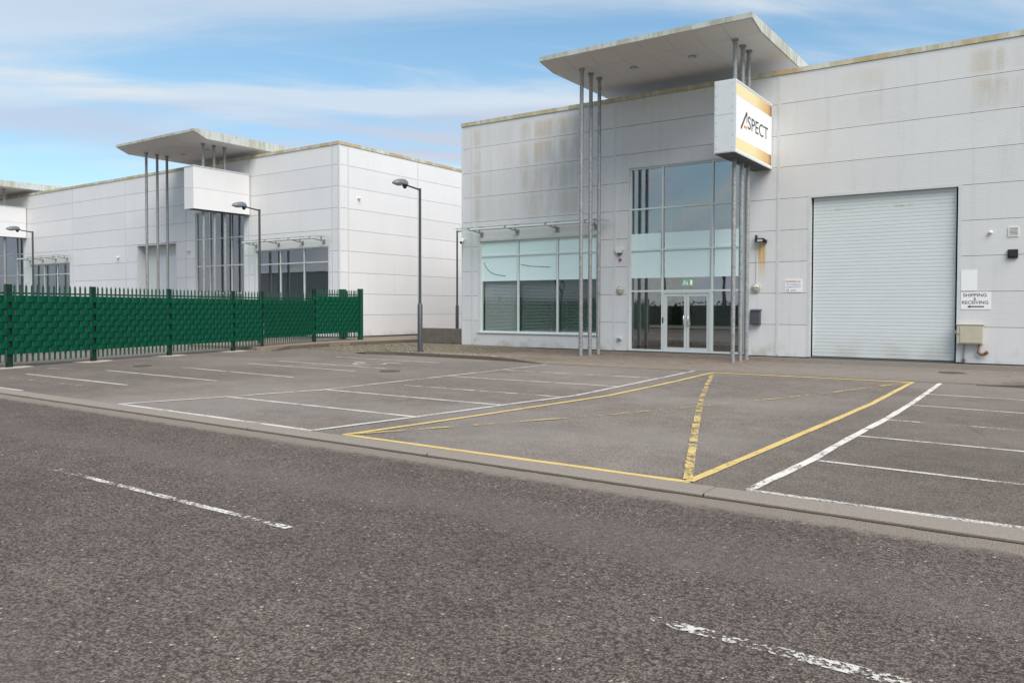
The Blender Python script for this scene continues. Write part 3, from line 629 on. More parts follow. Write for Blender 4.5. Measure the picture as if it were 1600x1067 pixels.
# ------------------------------------------------ right hand building
A = thing('warehouse', (-6, 40, 0), 'light grey panelled warehouse with tall glazed entrance, roller door and brown streaked cladding', 'building')
holesA = [(-19.40, -13.84, .50, 4.30), (-12.70, -8.36, 0, 6.55), (-6.47, -2.27, 0, 5.0)]
baysA = [-20.24, -19.71, -13.22, -7.39, .4, 6.5, 12.5, 18]
panels(A, baysA, ZS, holesA, Y0, 'clad')
backing(A, -20.22, 18, -.2, 9.0, holesA, Y0+.052, Y0+.20)
bx('wall_core', 'joint', A, 17.8, 18, Y0+.2, 64, 0, 9.0); bx('wall_core', 'clad', A, -20.235, -20.10, Y0+.052, 64, 0, 8.92); bx('wall_core', 'clad', A, -20.1, 18, 63.8, 64, 0, 8.92)
bx('roof', 'shed', A, -20.1, 17.8, Y0+.2, 63.8, 8.6, 8.75)
MB().box(-20.27, 18.03, Y0-.03, Y0+.32, 8.92, 9.07).box(-20.27, -19.95, Y0+.32, 64, 8.92, 9.07).build('coping', 'coping', A)
for x in (-19.71, -13.22, -7.39): MB().box(x-.045, x+.045, Y0-.008, Y0+.001, .03, 8.91).build('cover_strip', 'trim', A)
MB().box(-20.25, -20.19, Y0-.012, Y0+.04, .03, 8.91).build('corner_trim', 'trim', A)
# window with its surround
MB().box(-19.40, -19.31, Y0-.004, Y0+.14, .50, 4.30).box(-13.93, -13.84, Y0-.004, Y0+.14, .50, 4.30).box(-19.31, -13.93, Y0-.004, Y0+.14, 4.20, 4.30).build('window_surround', 'trim', A)
MB().box(-19.44, -13.80, Y0-.05, Y0+.14, .50, .535).build('window_sill', 'trim', A)
wnA = window(A, -19.31, -13.93, .535, 4.20, (-17.49, -15.68), (3.60,), Y0+.06)
for p, q in ((-19.27, -17.53), (-17.45, -15.72), (-15.64, -13.97)):
    bx('frosted_film', 'film', wnA, p+.02, q-.02, Y0+.098, Y0+.1015, 2.59, 4.16)
for pts_ in ([(-19.18, 3.35), (-19.1, 3.18), (-18.97, 3.05), (-18.84, 2.95), (-18.68, 2.88), (-18.4, 2.82), (-18.1, 2.79)], [(-17.38, 3.22), (-16.93, 3.14), (-16.44, 3.11), (-16.0, 3.08)]):
    MB().tube([(x, Y0+.097, z) for x, z in pts_], .010, 5).build('film_curve', 'black', wnA)  # thin dark curved lines on the film
window_canopy(A, -19.95, -13.32, 4.66, (-19.2, -17.45, -15.62, -13.95), Y0)
# entrance glazing
MB().box(-12.70, -12.63, Y0-.004, Y0+.15, 0, 6.55).box(-8.45, -8.36, Y0-.004, Y0+.15, 0, 6.55).box(-12.63, -8.45, Y0-.004, Y0+.15, 6.48, 6.55).build('entrance_surround', 'trim', A)
enA = window(A, -12.63, -8.45, .0, 6.48, (-11.38, -9.58), (2.12, 3.56, 5.02), Y0+.05, 'entrance_glazing', skip={(1, 0)})
for p, q in ((-12.60, -11.42), (-11.34, -9.62), (-9.54, -8.48)):
    bx('frosted_film', 'film', enA, p+.03, q-.03, Y0+.088, Y0+.0915, 2.58, 3.525); bx('frosted_film', 'film', enA, p+.03, q-.03, Y0+.088, Y0+.0915, 3.595, 4.15)
dfr = MB().box(-11.345, -11.29, Y0+.04, Y0+.15, 0, 2.085).box(-9.67, -9.615, Y0+.04, Y0+.15, 0, 2.085).box(-11.29, -9.67, Y0+.04, Y0+.15, 2.03, 2.085).build('door_frame', 'doorframe', A)
for (p, q, hx) in ((-11.285, -10.485, -10.56), (-10.475, -9.675, -10.40)):
    y = Y0+.06; d = MB().box(p, p+.085, y, y+.05, .02, 2.02).box(q-.085, q, y, y+.05, .02, 2.02).box(p+.085, q-.085, y, y+.05, 1.93, 2.02).box(p+.085, q-.085, y, y+.05, .02, .16).build('door', 'doorframe', A)
    bx('pane', 'glass', d, p+.08, q-.08, y+.02, y+.028, .15, 1.94)
    MB().tube([(hx, y, .92), (hx+.0, y-.07, .92), (hx, y-.07, 1.26), (hx, y, 1.26)], .017, 8).build('handle', 'steel', d)
bx('door_latch_box', 'black', A, -11.36, -11.32, Y0+.03, Y0+.045, 1.0, 1.2)
# roller door
reveal(A, -6.38, -2.36, 0, 4.97, Y0-.006, Y0+.22, .09)
rdA = roller(A, -6.33, -2.41, .02, 4.97, Y0+.13)
# rooms behind the glass
MB().box(-20.0, -13.9, 31.8, 31.9, 0, 4.6).box(-20.05, -20.0, Y0+.2, 31.9, 0, 4.6).box(-13.8, -13.7, Y0+.2, 31.9, 0, 6.9).box(-20.05, -13.8, Y0+.2, 31.9, 4.55, 4.65).build('interior_wall', 'room', A)
MB().box(-13.7, -7.0, 33.0, 33.1, 0, 6.9).box(-7.1, -7.0, Y0+.2, 33.0, 0, 6.9).box(-13.7, -7.0, Y0+.2, 33.1, 6.8, 6.9).box(-12.4, -10.4, 31.0, 31.1, 0, 2.6).build('interior_wall', 'room', A)
bx('interior_floor', 'carpet', A, -20, -7.0, Y0+.2, 33, -.02, .02)
entrance_canopy(A, -14.28, -7.17, 22.2, 23.07, 29, 9.50, 9.83, .15, [(-13.2, 23.15), (-13.2, 23.78), (-13.2, 24.39), (-8.0, 23.2), (-8.0, 23.88), (-8.0, 24.46)], -.16, [(-11.7, 24.0), (-9.66, 24.0)], 8)

# ------------------------------------------------ left hand building
ZL = .17; XS = -27.5
Bd = thing('warehouse', (-50, 40, 0), 'pale grey panelled warehouse behind the green fence, with a bright blank side wall', 'building')
def unit_holes(o): return [(-33.70+o, -28.14+o, .50+ZL, 4.46+ZL*0), (-38.78+o, -34.48+o, 0, 6.70), (-44.52+o, -40.52+o, 0, 5.15)]
holesB = []
for o_ in (0, -24.15): holesB += unit_holes(o_)
zB = [.15]+[z+ZL for z in ZS[1:]]
baysB = [-27.5, -27.94, -34.11, -39.61, -45.70, -51.9, -52.09-6.2, -63.7, -69.8, -76][::-1]
panels(Bd, baysB, zB, holesB, Y0, 'clad2')
backing(Bd, -76, -27.52, 0, 9.15, holesB, Y0+.052, Y0+.20, 'joint2')
sideB = [Y0+.06, 26.2, 31.1, 36.9, 42.8, 48.7, 54.6, 60.5]
panels(Bd, sideB, zB, [], XS, 'clad2', axis='y')
bx('wall_core', 'joint2', Bd, XS-.22, XS-.052, Y0+.2, 60.5, 0, 9.1); bx('wall_core', 'clad2', Bd, -76, XS-.3, 60.3, 60.5, 0, 9.0); bx('wall_core', 'clad2', Bd, -76, -75.8, Y0+.2, 60.3, 0, 9)
bx('roof', 'shed', Bd, -75.8, XS-.25, Y0+.2, 60.3, 8.6, 8.75)
MB().box(-76, XS+.03, Y0-.03, Y0+.32, 8.92+ZL, 9.065+ZL).box(XS-.3, XS+.03, Y0+.32, 60.5, 8.92+ZL, 9.065+ZL).build('coping', 'coping', Bd)
MB().box(XS-.04, XS+.012, Y0-.012, Y0+.058, .15, 8.91+ZL).build('corner_trim', 'trim', Bd)
for x in (-27.94, -34.11, -39.61, -45.70, -51.9): MB().box(x-.04, x+.04, Y0-.008, Y0+.001, .18, 8.91+ZL).build('cover_strip', 'trim', Bd)
for y in (26.2, 31.1, 36.9, 42.8): MB().box(XS-.001, XS+.006, y-.04, y+.04, .18, 8.91+ZL).build('cover_strip', 'trim', Bd)
for k_, o_ in enumerate((0, -24.15)):
    MB().box(-33.70+o_, -33.60+o_, Y0-.004, Y0+.14, .67, 4.46).box(-28.24+o_, -28.14+o_, Y0-.004, Y0+.14, .67, 4.46).box(-33.60+o_, -28.24+o_, Y0-.004, Y0+.14, 4.38, 4.46).build('window_surround', 'trim', Bd)
    window(Bd, -33.60+o_, -28.24+o_, .67, 4.38, (-31.76+o_, -30.01+o_), (3.68,), Y0+.06, glassm='dglass', framem='doorframe')
    window_canopy(Bd, -34.0+o_, -27.9+o_, 4.80, (-33.5+o_, -31.75+o_, -30.0+o_, -28.5+o_), Y0)
    MB().box(-38.78+o_, -38.72+o_, Y0-.004, Y0+.14, 0.1, 6.70).box(-34.54+o_, -34.48+o_, Y0-.004, Y0+.14, 0.1, 6.70).box(-38.72+o_, -34.54+o_, Y0-.004, Y0+.14, 6.64, 6.70).build('entrance_surround', 'trim', Bd)
    window(Bd, -38.72+o_, -34.54+o_, .15, 6.64, (-37.5+o_, -35.64+o_), (2.27, 3.73, 5.18), Y0+.05, 'entrance_glazing', glassm='dglass', framem='doorframe')
    reveal(Bd, -44.46+o_, -40.58+o_, 0.1, 5.09, Y0-.006, Y0+.62, .06); roller(Bd, -44.42+o_, -40.62+o_, .15, 5.09, Y0+.55)
    fb = MB().box(-34.72+o_, -34.02+o_, 22.42, 25.60, 6.24, 8.26).build('fascia_box', 'joint', Bd)
    for (za, zb_) in ((6.24, 7.23), (7.24, 8.24)):
        bx('cladding_panel', 'clad2', fb, -34.02+o_, -33.99+o_, 22.42, 25.58, za, zb_); bx('cladding_panel', 'clad2', fb, -34.73+o_, -33.99+o_, 22.39, 22.418, za, zb_)
    bx('capping', 'trim', fb, -34.75+o_, -33.97+o_, 22.37, 25.59, 8.25, 8.30)
    entrance_canopy(Bd, -40.1+o_, -33.3+o_, 22.0, 22.65, 29, 9.48, 9.88, .12, [(-38.85+o_, 22.9), (-38.85+o_, 23.5), (-38.85+o_, 24.05), (-34.32+o_, 23.15), (-34.32+o_, 23.75), (-34.32+o_, 24.35)], 0.0, [(-37.6+o_, 24.2), (-35.5+o_, 24.2)], 8)
    MB().box(-39.2+o_, -28+o_, 34, 34.1, 0, 7).box(-39.3+o_, -39.2+o_, Y0+.2, 34, 0, 7).box(-34.4+o_, -34.3+o_, Y0+.2, 34, 0, 7).box(-28.0+o_, -27.9+o_, Y0+.2, 34, 0, 7).box(-39.3+o_, -27.9+o_, Y0+.2, 34, 7, 7.1).build('interior_wall', 'room', Bd)
    bx('interior_floor', 'carpet', Bd, -39.2+o_, -28+o_, Y0+.2, 34, 0, .12)

# ================================================================== FENCE
F = thing('palisade_fence', (-23, 16, 0), 'green steel palisade fence with green strips woven through its pales', 'fence')
posts = [(-20.1, 3.5+2.3, 0), (-20.75, 6.35+.3, 0), (-21.42, 9.02, 0), (-22.0, 11.41, 0), (-22.74, 14.15, 0), (-23.33, 16.89, 0), (-23.65, 18.34, 0), (-25.0, 21.96, .02), (-25.25, 24.75, .05)]
posts = posts[1:]
def pale(b, p, u, v, zt, zb):
    # W-profile pale with a pointed head
    w_ = .0325; d_ = .012
    prof = [(-w_, 0), (-w_*.45, -d_), (0, 0), (w_*.45, -d_), (w_, 0)]
    vs = []
    for (s, t) in prof: vs.append(p+u*s+v*t+Vector((0, 0, zb)))
    for (s, t) in prof: vs.append(p+u*s+v*t+Vector((0, 0, zt-.07*(.3+abs(s)/w_*.7))))
    b.add(vs, [(i, i+1, 6+i, 5+i) for i in range(4)])
    q = [x-v*.003 for x in vs]; b.add(q, [(5+i, 6+i, i+1, i) for i in range(4)])
    tip = p+Vector((0, 0, zt)); b.add([vs[5], vs[7], tip, vs[9]], [(0, 1, 2), (1, 3, 2)])
PITCH_ = .153
for bi in range(len(posts)-1):
    a = Vector((posts[bi][0], posts[bi][1], 0)); c = Vector((posts[bi+1][0], posts[bi+1][1], 0)); L_ = (c-a).length; u = (c-a)/L_
    v = Vector((u.y, -u.x, 0))          # towards the car park
    top = 2.10 if bi < len(posts)-3 else (2.12 if bi == len(posts)-3 else 2.30); dz = posts[bi][2]; dz2 = posts[bi+1][2]
    if bi == len(posts)-2: dzz = .10
    elif bi == len(posts)-3: dzz = .06
    else: dzz = 0
    n = max(2, round((L_-.12)/PITCH_)); pt = (L_-.10)/n
    prev_mesh = None
    for i in range(n):
        p = a+u*(.05+pt*(i+.5)); b = MB(); pale(b, p, u, v, top, .13+dzz); b.build('pale', 'green', F, fixn=False)
    for z in (.42+dzz, 1.86+(.2 if top > 2.2 else 0)):
        MB().obox(a+u*L_/2-v*.03+Vector((0, 0, z)), u, v, (0, 0, 1), L_/2-.03, .004, .022).obox(a+u*L_/2-v*.05+Vector((0, 0, z+.018)), u, v, (0, 0, 1), L_/2-.03, .02, .004).build('rail', 'green', F)
    z0, z1 = .335+dzz, (1.80 if top < 2.2 else 1.98); nr = 9; hh = (z1-z0)/nr
    for r_ in range(nr):
        s0, s1 = z0+r_*hh-.003, z0+(r_+1)*hh+.003; b = MB(); vs = []; sg = n*4
        for k in range(sg+1):
            t = k/4-.0; off = .045*cos(pi*(t-.5))*(1 if r_ % 2 else -1); off = max(-.015, min(.015, off)); wob = random.uniform(-.002, .002)
            en = min(1, t, n-t)+0.0; p = a+u*(.05+pt*t)+v*(off+.006); vs += [p+Vector((0, 0, s0+wob)), p+Vector((0, 0, s1+wob))]
        b.add(vs, [(2*k, 2*k+2, 2*k+3, 2*k+1) for k in range(sg)], True)
        vs2 = [Vector(q)-v*.003 for q in vs]; b.add(vs2, [(2*k+1, 2*k+3, 2*k+2, 2*k) for k in range(sg)], True)
        b.build('woven_strip', 'tape', F)
    MB().obox(a-v*.034+Vector((0, 0, (top-.02)/2)), u, v, (0, 0, 1), .09, .004, (top-.02)/2).obox(a-v*.08+Vector((0, 0, (top-.02)/2)), u, v, (0, 0, 1), .006, .024, (top-.02)/2).obox(a-v*.105+Vector((0, 0, (top-.02)/2)), u, v, (0, 0, 1), .055, .004, (top-.02)/2).build('post', 'shadegreen', F)
    for s_ in (0, 2, 4, 6, 8):   # the strips cross every other post face in front
        MB().obox(a+v*.012+Vector((0, 0, z0+hh*(s_+.5))), u, v, (0, 0, 1), .075, .002, hh/2-.004).build('strip_end', 'tape', F)
    # concrete pad at the post foot
    MB().prism([((a+u*.55-v*.3).x, (a+u*.55-v*.3).y), ((a-u*.5-v*.3).x, (a-u*.5-v*.3).y), ((a-u*.42+v*.22).x, (a-u*.42+v*.22).y), ((a+u*.1+v*.30).x, (a+u*.1+v*.30).y), ((a+u*.5+v*.16).x, (a+u*.5+v*.16).y)], 'z', -.02, .0125).build('post_footing', 'pad', F, fixn=True)
# end post, return panel to the building
e = Vector((-25.25, 24.75, 0)); MB().box(e.x-.09, e.x+.09, e.y-.09, e.y+.09, 0, 2.34).build('corner_post', 'green', F)
for i in range(5):
    p = Vector((-25.50-.16*i*2.2, 24.85+.13*i, 0)); b = MB(); pale(b, p, Vector((-.92, .39, 0)), Vector((-.39, -.92, 0)), 2.30, .15); b.build('pale', 'green', F)
MB().box(-26.62, -26.38, 24.75, 24.99, 0, 2.34).build('corner_post', 'green', F)
MB().obox((-26.0, 24.95, 1.99), (-.92, .39, 0), (-.39, -.92, 0), (0, 0, 1), .75, .004, .025).build('rail', 'green', F)

# ================================================================== LAMP POSTS
def lamp_post(x, y, z, h, label, hz):
    t = thing('lamp_post', (x, y, z), label, 'lamp post', 'grey lamp posts with a single arm reaching towards the road')
    MB().tube([(x, y, z), (x, y, z+1.56), (x, y, z+1.60)], [.082, .082, .055], 16).build('base_sleeve', 'lamp', t)
    MB().tube([(x, y, z+1.58), (x, y, z+h)], [.048, .043], 14).build('pole', 'lamp', t)
    MB().tube([(x, y+.03, z+h-.04), (x, y-.10, z+h-.035), (x, y-.62, z+h+.02)], [.034, .030, .026], 10).build('arm', 'lamp', t)
    # head: shell over a bowl
    hd = MB(); cx, cy, cz = x, y-.92, z+h+.02
    vs = []; n = 16; rings = 9; fs = []
    for i in range(rings+1):
        s = -1+2*i/rings; yy = cy-s*.34; wsc = max(.02, (1-abs(s)**2.6))**.5; hgt = .17*wsc*(1-.35*s); wd = .155*wsc*(1+.1*s)
        for k in range(n+1):
            th = pi*k/n; vs.append((cx+wd*cos(th), yy, cz+hgt*sin(th)-.0))
    for i in range(rings):
        for k in range(n): fs.append((i*(n+1)+k, i*(n+1)+k+1, (i+1)*(n+1)+k+1, (i+1)*(n+1)+k))
    hd.add(vs, fs, True)
    hd.add([(cx+.15*cos(2*pi*k/16), cy-.02+.32*sin(2*pi*k/16), cz-.004) for k in range(16)], [tuple(range(16))])
    head = hd.build('lamp_head', 'lamphead', t, fixn=False)
    MB().ell((cx, cy-.09, cz-.004), .115, .20, .055, 16, 5, pi/2, pi).build('lens', 'lens', head)
    MB().ell((cx, cy+.20, cz-.0), .075, .085, .12, 12, 5, pi/2, pi).build('gear_box', 'lamp', head)
    MB().box(x-.03, x+.03, y-.077, y-.07, z+.5, z+1.0).build('access_door', 'lamp', t)
    return t
L1 = lamp_post(-17.08, 19.42, .05, 5.33, 'tallest-looking grey lamp post, standing on the paving in front of the blank white side wall', 0)
def clone(x, y, z, label):
    o = copy_tree(L1, (x+17.08, y-19.42, z-.05)); o['label'] = label; return o
clone(-25.95, 19.98, .05, 'grey lamp post rising behind the fence in front of the three pane window')
clone(-43.2, 19.3, .05, 'grey lamp post farthest left, beyond the fence, its head bright on top')
lf = clone(-24.8, 31.0, .05, 'black looking lamp post in the gap between the two buildings, behind the low concrete wall'); lf.rotation_euler.z = pi

# ================================================================== LOW WALL
LW = MB().box(-22.5, -20.27, 25.68, 25.90, -.02, .65).build('low_wall', 'conc', None, label='low weathered concrete wall in the gap left of the streaked warehouse', cat='wall', bevel=.012)

# ================================================================== THINGS ON THE FACADE
# sign box on the poles
sg = thing('sign_box', (-7.9, 23.8, 5.96), 'projecting box sign reading ASPECT with rusty orange bands, fixed around the poles', 'sign')
X1, X0_, YA, YB, ZA, ZB = -7.62, -8.23, 22.12, 25.60, 5.96, 8.03
MB().box(X0_, X1, YA, YB, ZA, ZB).build('case', 'alu', sg, bevel=.008)
bx('sign_face', 'signw', sg, X1, X1+.012, YA+.06, YB-.06, ZA+.06, ZB-.06)
MB().box(X1, X1+.022, YA, YA+.06, ZA, ZB).box(X1, X1+.022, YB-.06, YB, ZA, ZB).box(X1, X1+.022, YA+.06, YB-.06, ZB-.06, ZB).box(X1, X1+.022, YA+.06, YB-.06, ZA, ZA+.06).build('face_frame', 'alu', sg)
bx('colour_band', 'band', sg, X1+.0125, X1+.015, YA+.08, YB-.06, 7.61, 7.94); bx('colour_band', 'band', sg, X1+.0125, X1+.015, YA+.08, YB-.06, 6.07, 6.40)
for (za, zb_) in ((ZA+.03, 7.04), (7.055, ZB-.03)): bx('end_panel', 'alu', sg, X0_+.03, X1-.03, YA-.008, YA-.001, za, zb_)
for zz in (6.1, 6.45, 6.85, 7.25, 7.6, 7.9):
    for xx in (X0_+.06, X1-.06): MB().tube([(xx, YA-.008, zz), (xx, YA-.014, zz)], .014, 8).build('screw', 'galv', sg)
MB().box(X0_+.02, X1-.02, YA+.03, YB-.03, ZA-.012, ZA-.001).build('underside_panel', 'joint', sg)
xs_ = X1+.0135
def stroke(pts, wd, mat, name):
    b = MB()
    for p, q in zip(pts[:-1], pts[1:]):
        p, q = Vector((xs_, *p)), Vector((xs_, *q)); d = (q-p).normalized(); n = Vector((0, -d.z, d.y))
        b.obox((p+q)/2, d, n, (1, 0, 0), (q-p).length/2, wd/2, .0025)
    return b.build(name, mat, sg)
stroke([(22.609, 6.711), (23.12, 7.255)], .082, 'ink', 'letter_stroke'); stroke([(23.133, 7.266), (23.133, 6.972)], .049, 'ink', 'letter_stroke'); stroke([(22.87, 6.814), (23.142, 6.814)], .07, 'orange', 'letter_stroke')
text('SPECT', .545, 'ink', sg, (xs_+.001, 24.186, 6.814), (0, 1, 0), (0, 0, 1), width=1.96, depth=.002)

# blank sign, shipping sign, warning sign
bx('blank_sign', 'signw', None, -2.26, -1.87, Y0-.010, Y0-.001, 2.02, 2.60, label='blank white panel fixed above the SHIPPING & RECEIVING sign', cat='sign')
sh = thing('direction_sign', (-1.93, Y0-.01, 1.5), 'white sign reading SHIPPING & RECEIVING with a black arrow pointing left', 'sign')
bx('sign_board', 'signw', sh, -2.26, -1.53, Y0-.012, Y0-.001, 1.50, 1.985)
yl = Y0-.0135
text('SHIPPING', .125, 'ink', sh, (-1.915, yl, 1.855), (1, 0, 0), (0, 0, 1), width=.57, depth=.001, bold=.001)
text('&', .115, 'ink', sh, (-1.915, yl, 1.755), (1, 0, 0), (0, 0, 1), width=.07, depth=.001)
text('RECEIVING', .125, 'ink', sh, (-1.91, yl, 1.65), (1, 0, 0), (0, 0, 1), width=.64, depth=.001, bold=.001)
MB().prism([(-2.10, 1.575), (-2.03, 1.615), (-2.03, 1.592), (-1.69, 1.592), (-1.69, 1.558), (-2.03, 1.558), (-2.03, 1.535)], 'y', yl-.001, yl+.001).build('arrow', 'ink', sh, fixn=True)
wsg = thing('warning_sign', (-6.9, Y0, 2.0), 'small white warning sign with red heading left of the roller door', 'sign')
bx('sign_board', 'signw', wsg, -7.16, -6.62, Y0-.010, Y0-.001, 2.03, 2.44)
yl = Y0-.0115
text('WARNING #1', .10, 'red', wsg, (-6.90, yl, 2.335), (1, 0, 0), (0, 0, 1), width=.46, depth=.001)
text('This warehouse is', .07, 'blue', wsg, (-6.89, yl, 2.255), (1, 0, 0), (0, 0, 1), width=.44, depth=.001)
text('protected by CCTV', .07, 'blue', wsg, (-6.89, yl, 2.175), (1, 0, 0), (0, 0, 1), width=.48, depth=.001)
b = MB(); n = 20; cx, cz = -7.07, 2.09; vs = [(cx+r_*cos(2*pi*k/n), yl, cz+r_*sin(2*pi*k/n)) for r_ in (.025, .042) for k in range(n)]; b.add(vs, [(k, (k+1)%n, n+(k+1)%n, n+k) for k in range(n)]); b.build('ring_logo', 'blue', wsg)
MB().box(-6.98, -6.80, yl, yl+.001, 2.085, 2.10).box(-6.98, -6.83, yl, yl+.001, 2.06, 2.068).build('small_print', 'blue', wsg)

# meter box with pipes
mb = thing('meter_box', (-2.0, Y0, .5), 'aged cream meter box on the wall right of the roller door, pipes below it', 'meter box')
bx('case', 'cream', mb, -2.33, -1.69, Y0-.22, Y0-.001, .53, 1.06, bevel=.01); bx('lid', 'cream', mb, -2.25, -1.73, Y0-.235, Y0-.221, .56, 1.03, bevel=.006); bx('lock', 'black', mb, -2.315, -2.28, Y0-.228, Y0-.219, .79, .81)
bx('top_flange', 'cream', mb, -2.35, -1.67, Y0-.24, Y0-.001, 1.061, 1.08)
MB().tube([(-2.16, Y0-.05, .0), (-2.16, Y0-.05, .53)], .018, 8).build('conduit', 'galv', mb)
bx('conduit_foot', 'redkerb', mb, -2.19, -2.13, Y0-.10, Y0-.01, 0.01, .10)
MB().tube([(-1.80, Y0-.06, .53), (-1.80, Y0-.06, .40), (-1.80, Y0-.07, .30), (-1.74, Y0-.08, .245), (-1.66, Y0-.09, .25), (-1.60, Y0-.10, .29), (-1.61, Y0-.13, .33)], [.022, .024, .045, .05, .045, .05, .04], 10).build('elbow_pipe', 'rust', mb)
# vent grille
vg = thing('vent_grille', (-1.02, Y0, 3.5), 'small white louvred vent grille high on the wall right of the roller door', 'vent')
MB().box(-1.15, -.90, Y0-.02, Y0-.001, 3.49, 3.52).box(-1.15, -.90, Y0-.02, Y0-.001, 3.73, 3.76).box(-1.15, -1.12, Y0-.02, Y0-.001, 3.52, 3.73).box(-.93, -.90, Y0-.02, Y0-.001, 3.52, 3.73).build('frame', 'plastw', vg)
bx('backing', 'black', vg, -1.12, -.93, Y0-.006, Y0-.001, 3.52, 3.73)
for i in range(6): MB().obox((-1.025, Y0-.013, 3.54+.034*i), (1, 0, 0), (0, .7, .7), (0, -.7, .7), .093, .012, .002).build('louvre', 'plastw', vg)
fn = thing('flue_terminal', (-1.03, Y0, 2.9), 'square black flue terminal directly below the white vent grille', 'flue')
bx('case', 'black', fn, -1.15, -.91, Y0-.07, Y0-.001, 2.90, 3.14, bevel=.01); MB().tube([(-1.03, Y0-.07, 3.02), (-1.03, Y0-.10, 3.02)], .085, 16).build('nozzle', 'rubber', fn)
sn = thing('sensor', (-1.56, Y0, 3.6), 'tiny white dome sensor on the wall left of the vent grille', 'sensor')
MB().ell((-1.56, Y0-.05, 3.63), .055, .05, .05, 12, 8).build('dome', 'plastw', sn); MB().tube([(-1.56, Y0-.001, 3.645), (-1.56, Y0-.05, 3.64)], .022, 8).build('mount', 'plastw', sn)
# floodlight, conduit, bulkhead lights
fl = thing('floodlight', (-7.9, Y0, 3.6), 'black wall floodlight with rusty streaks under it, right of the entrance', 'floodlight')
MB().box(-8.03, -7.78, Y0-.20, Y0-.07, 3.63, 3.77).build('case', 'black', fl, bevel=.012); MB().box(-7.99, -7.82, Y0-.207, Y0-.201, 3.66, 3.73).build('glass', 'lens', fl); MB().box(-8.08, -8.04, Y0-.14, Y0-.001, 3.66, 3.88).box(-7.77, -7.73, Y0-.14, Y0-.001, 3.62, 3.72).box(-8.04, -7.77, Y0-.06, Y0-.04, 3.69, 3.71).build('bracket', 'black', fl)
MB().tube([(-8.06, Y0-.015, 2.29), (-8.06, Y0-.015, 3.66)], .012, 8).build('conduit', 'trim', fl)
def bulkhead(x, z, label):
    t = thing('bulkhead_light', (x, Y0, z), label, 'wall light', 'round bulkhead lights either side of the entrance')
    b = MB()
    def disc(y0, y1, r0, r1, nm, mt):
        MB().tube([(x, y0, z), (x, (y0+y1)/2, z), (x, y1, z)], [r0, r0, r1], 22).build(nm, mt, t)
    disc(Y0-.001, Y0-.05, .15, .145, 'body', 'cream'); 
    MB().ell((x, Y0-.05, z), .115, .045, .115, 20, 8).build('diffuser', 'lensw', t)
    MB().box(x-.13, x+.13, Y0-.10, Y0-.09, z+.0, z+.018).build('guard_bar', 'galv', t)
bulkhead(-8.07, 2.18, 'round bulkhead light below the floodlight, right of the entrance poles')
bulkhead(-12.97, 2.16, 'round bulkhead light left of the entrance, below the alarm box')
# alarm, beacon, small lamp, letter box
ab = thing('alarm_box', (-13.0, Y0, 3.4), 'white alarm bell box with dark pointed base on the strip left of the entrance', 'alarm')
MB().prism([(-13.16, 3.60), (-13.14, 3.72), (-12.86, 3.72), (-12.84, 3.60), (-12.90, 3.50), (-13.10, 3.50)], 'y', Y0-.10, Y0-.001).build('cover', 'plastw', ab, fixn=True)
MB().prism([(-13.09, 3.50), (-12.91, 3.50), (-12.96, 3.41), (-13.04, 3.41)], 'y', Y0-.09, Y0-.001).build('strobe', 'navy', ab, fixn=True)
bc = thing('beacon', (-13.0, Y0, 3.2), 'tiny dark red beacon just below the alarm box', 'beacon'); MB().ell((-12.99, Y0-.03, 3.25), .045, .05, .045, 12, 8).build('dome', 'redp', bc); MB().tube([(-12.99, Y0-.001, 3.25), (-12.99, Y0-.02, 3.25)], .055, 12).build('base', 'navy', bc)
lb_ = thing('socket_box', (-13.0, Y0, .4), 'small grey outlet box low on the strip left of the entrance', 'outlet box'); MB().box(-13.08, -12.90, Y0-.07, Y0-.001, .37, .48).build('case', 'trim', lb_, bevel=.015); MB().box(-13.05, -12.93, Y0-.085, Y0-.07, .36, .44).build('cover', 'galv', lb_, bevel=.01)
pb = thing('letter_box', (-8.05, Y0, 1.0), 'dark grey letter box on the wall right of the entrance poles', 'letter box')
bx('case', 'navy', pb, -8.21, -7.90, Y0-.17, Y0-.001, .99, 1.43, bevel=.008); MB().prism([(Y0-.19, 1.432), (Y0-.001, 1.46), (Y0-.001, 1.49), (Y0-.19, 1.455)], 'x', -8.22, -7.88).build('lid', 'lamp', pb, fixn=True); bx('door', 'navy', pb, -8.18, -7.93, Y0-.178, Y0-.171, 1.02, 1.36)
# cctv camera at the corner
cc = thing('security_camera', (-20.1, Y0, 4.2), 'white bullet security camera at the left corner of the streaked facade', 'camera')
MB().box(-20.2, -19.75, Y0-.02, Y0-.0095, 4.06, 4.14).build('mount_plate', 'clad', cc) if False else None
MB().tube([(-20.14, Y0-.001, 4.33), (-20.14, Y0-.09, 4.33)], .045, 12).build('mount', 'plastw', cc)
MB().tube([(-20.16, Y0-.06, 4.32), (-20.0, Y0-.36, 4.17)], .062, 14).build('body', 'plastw', cc); MB().tube([(-20.0, Y0-.36, 4.17), (-19.985, Y0-.388, 4.156)], .045, 12).build('lens', 'black', cc)
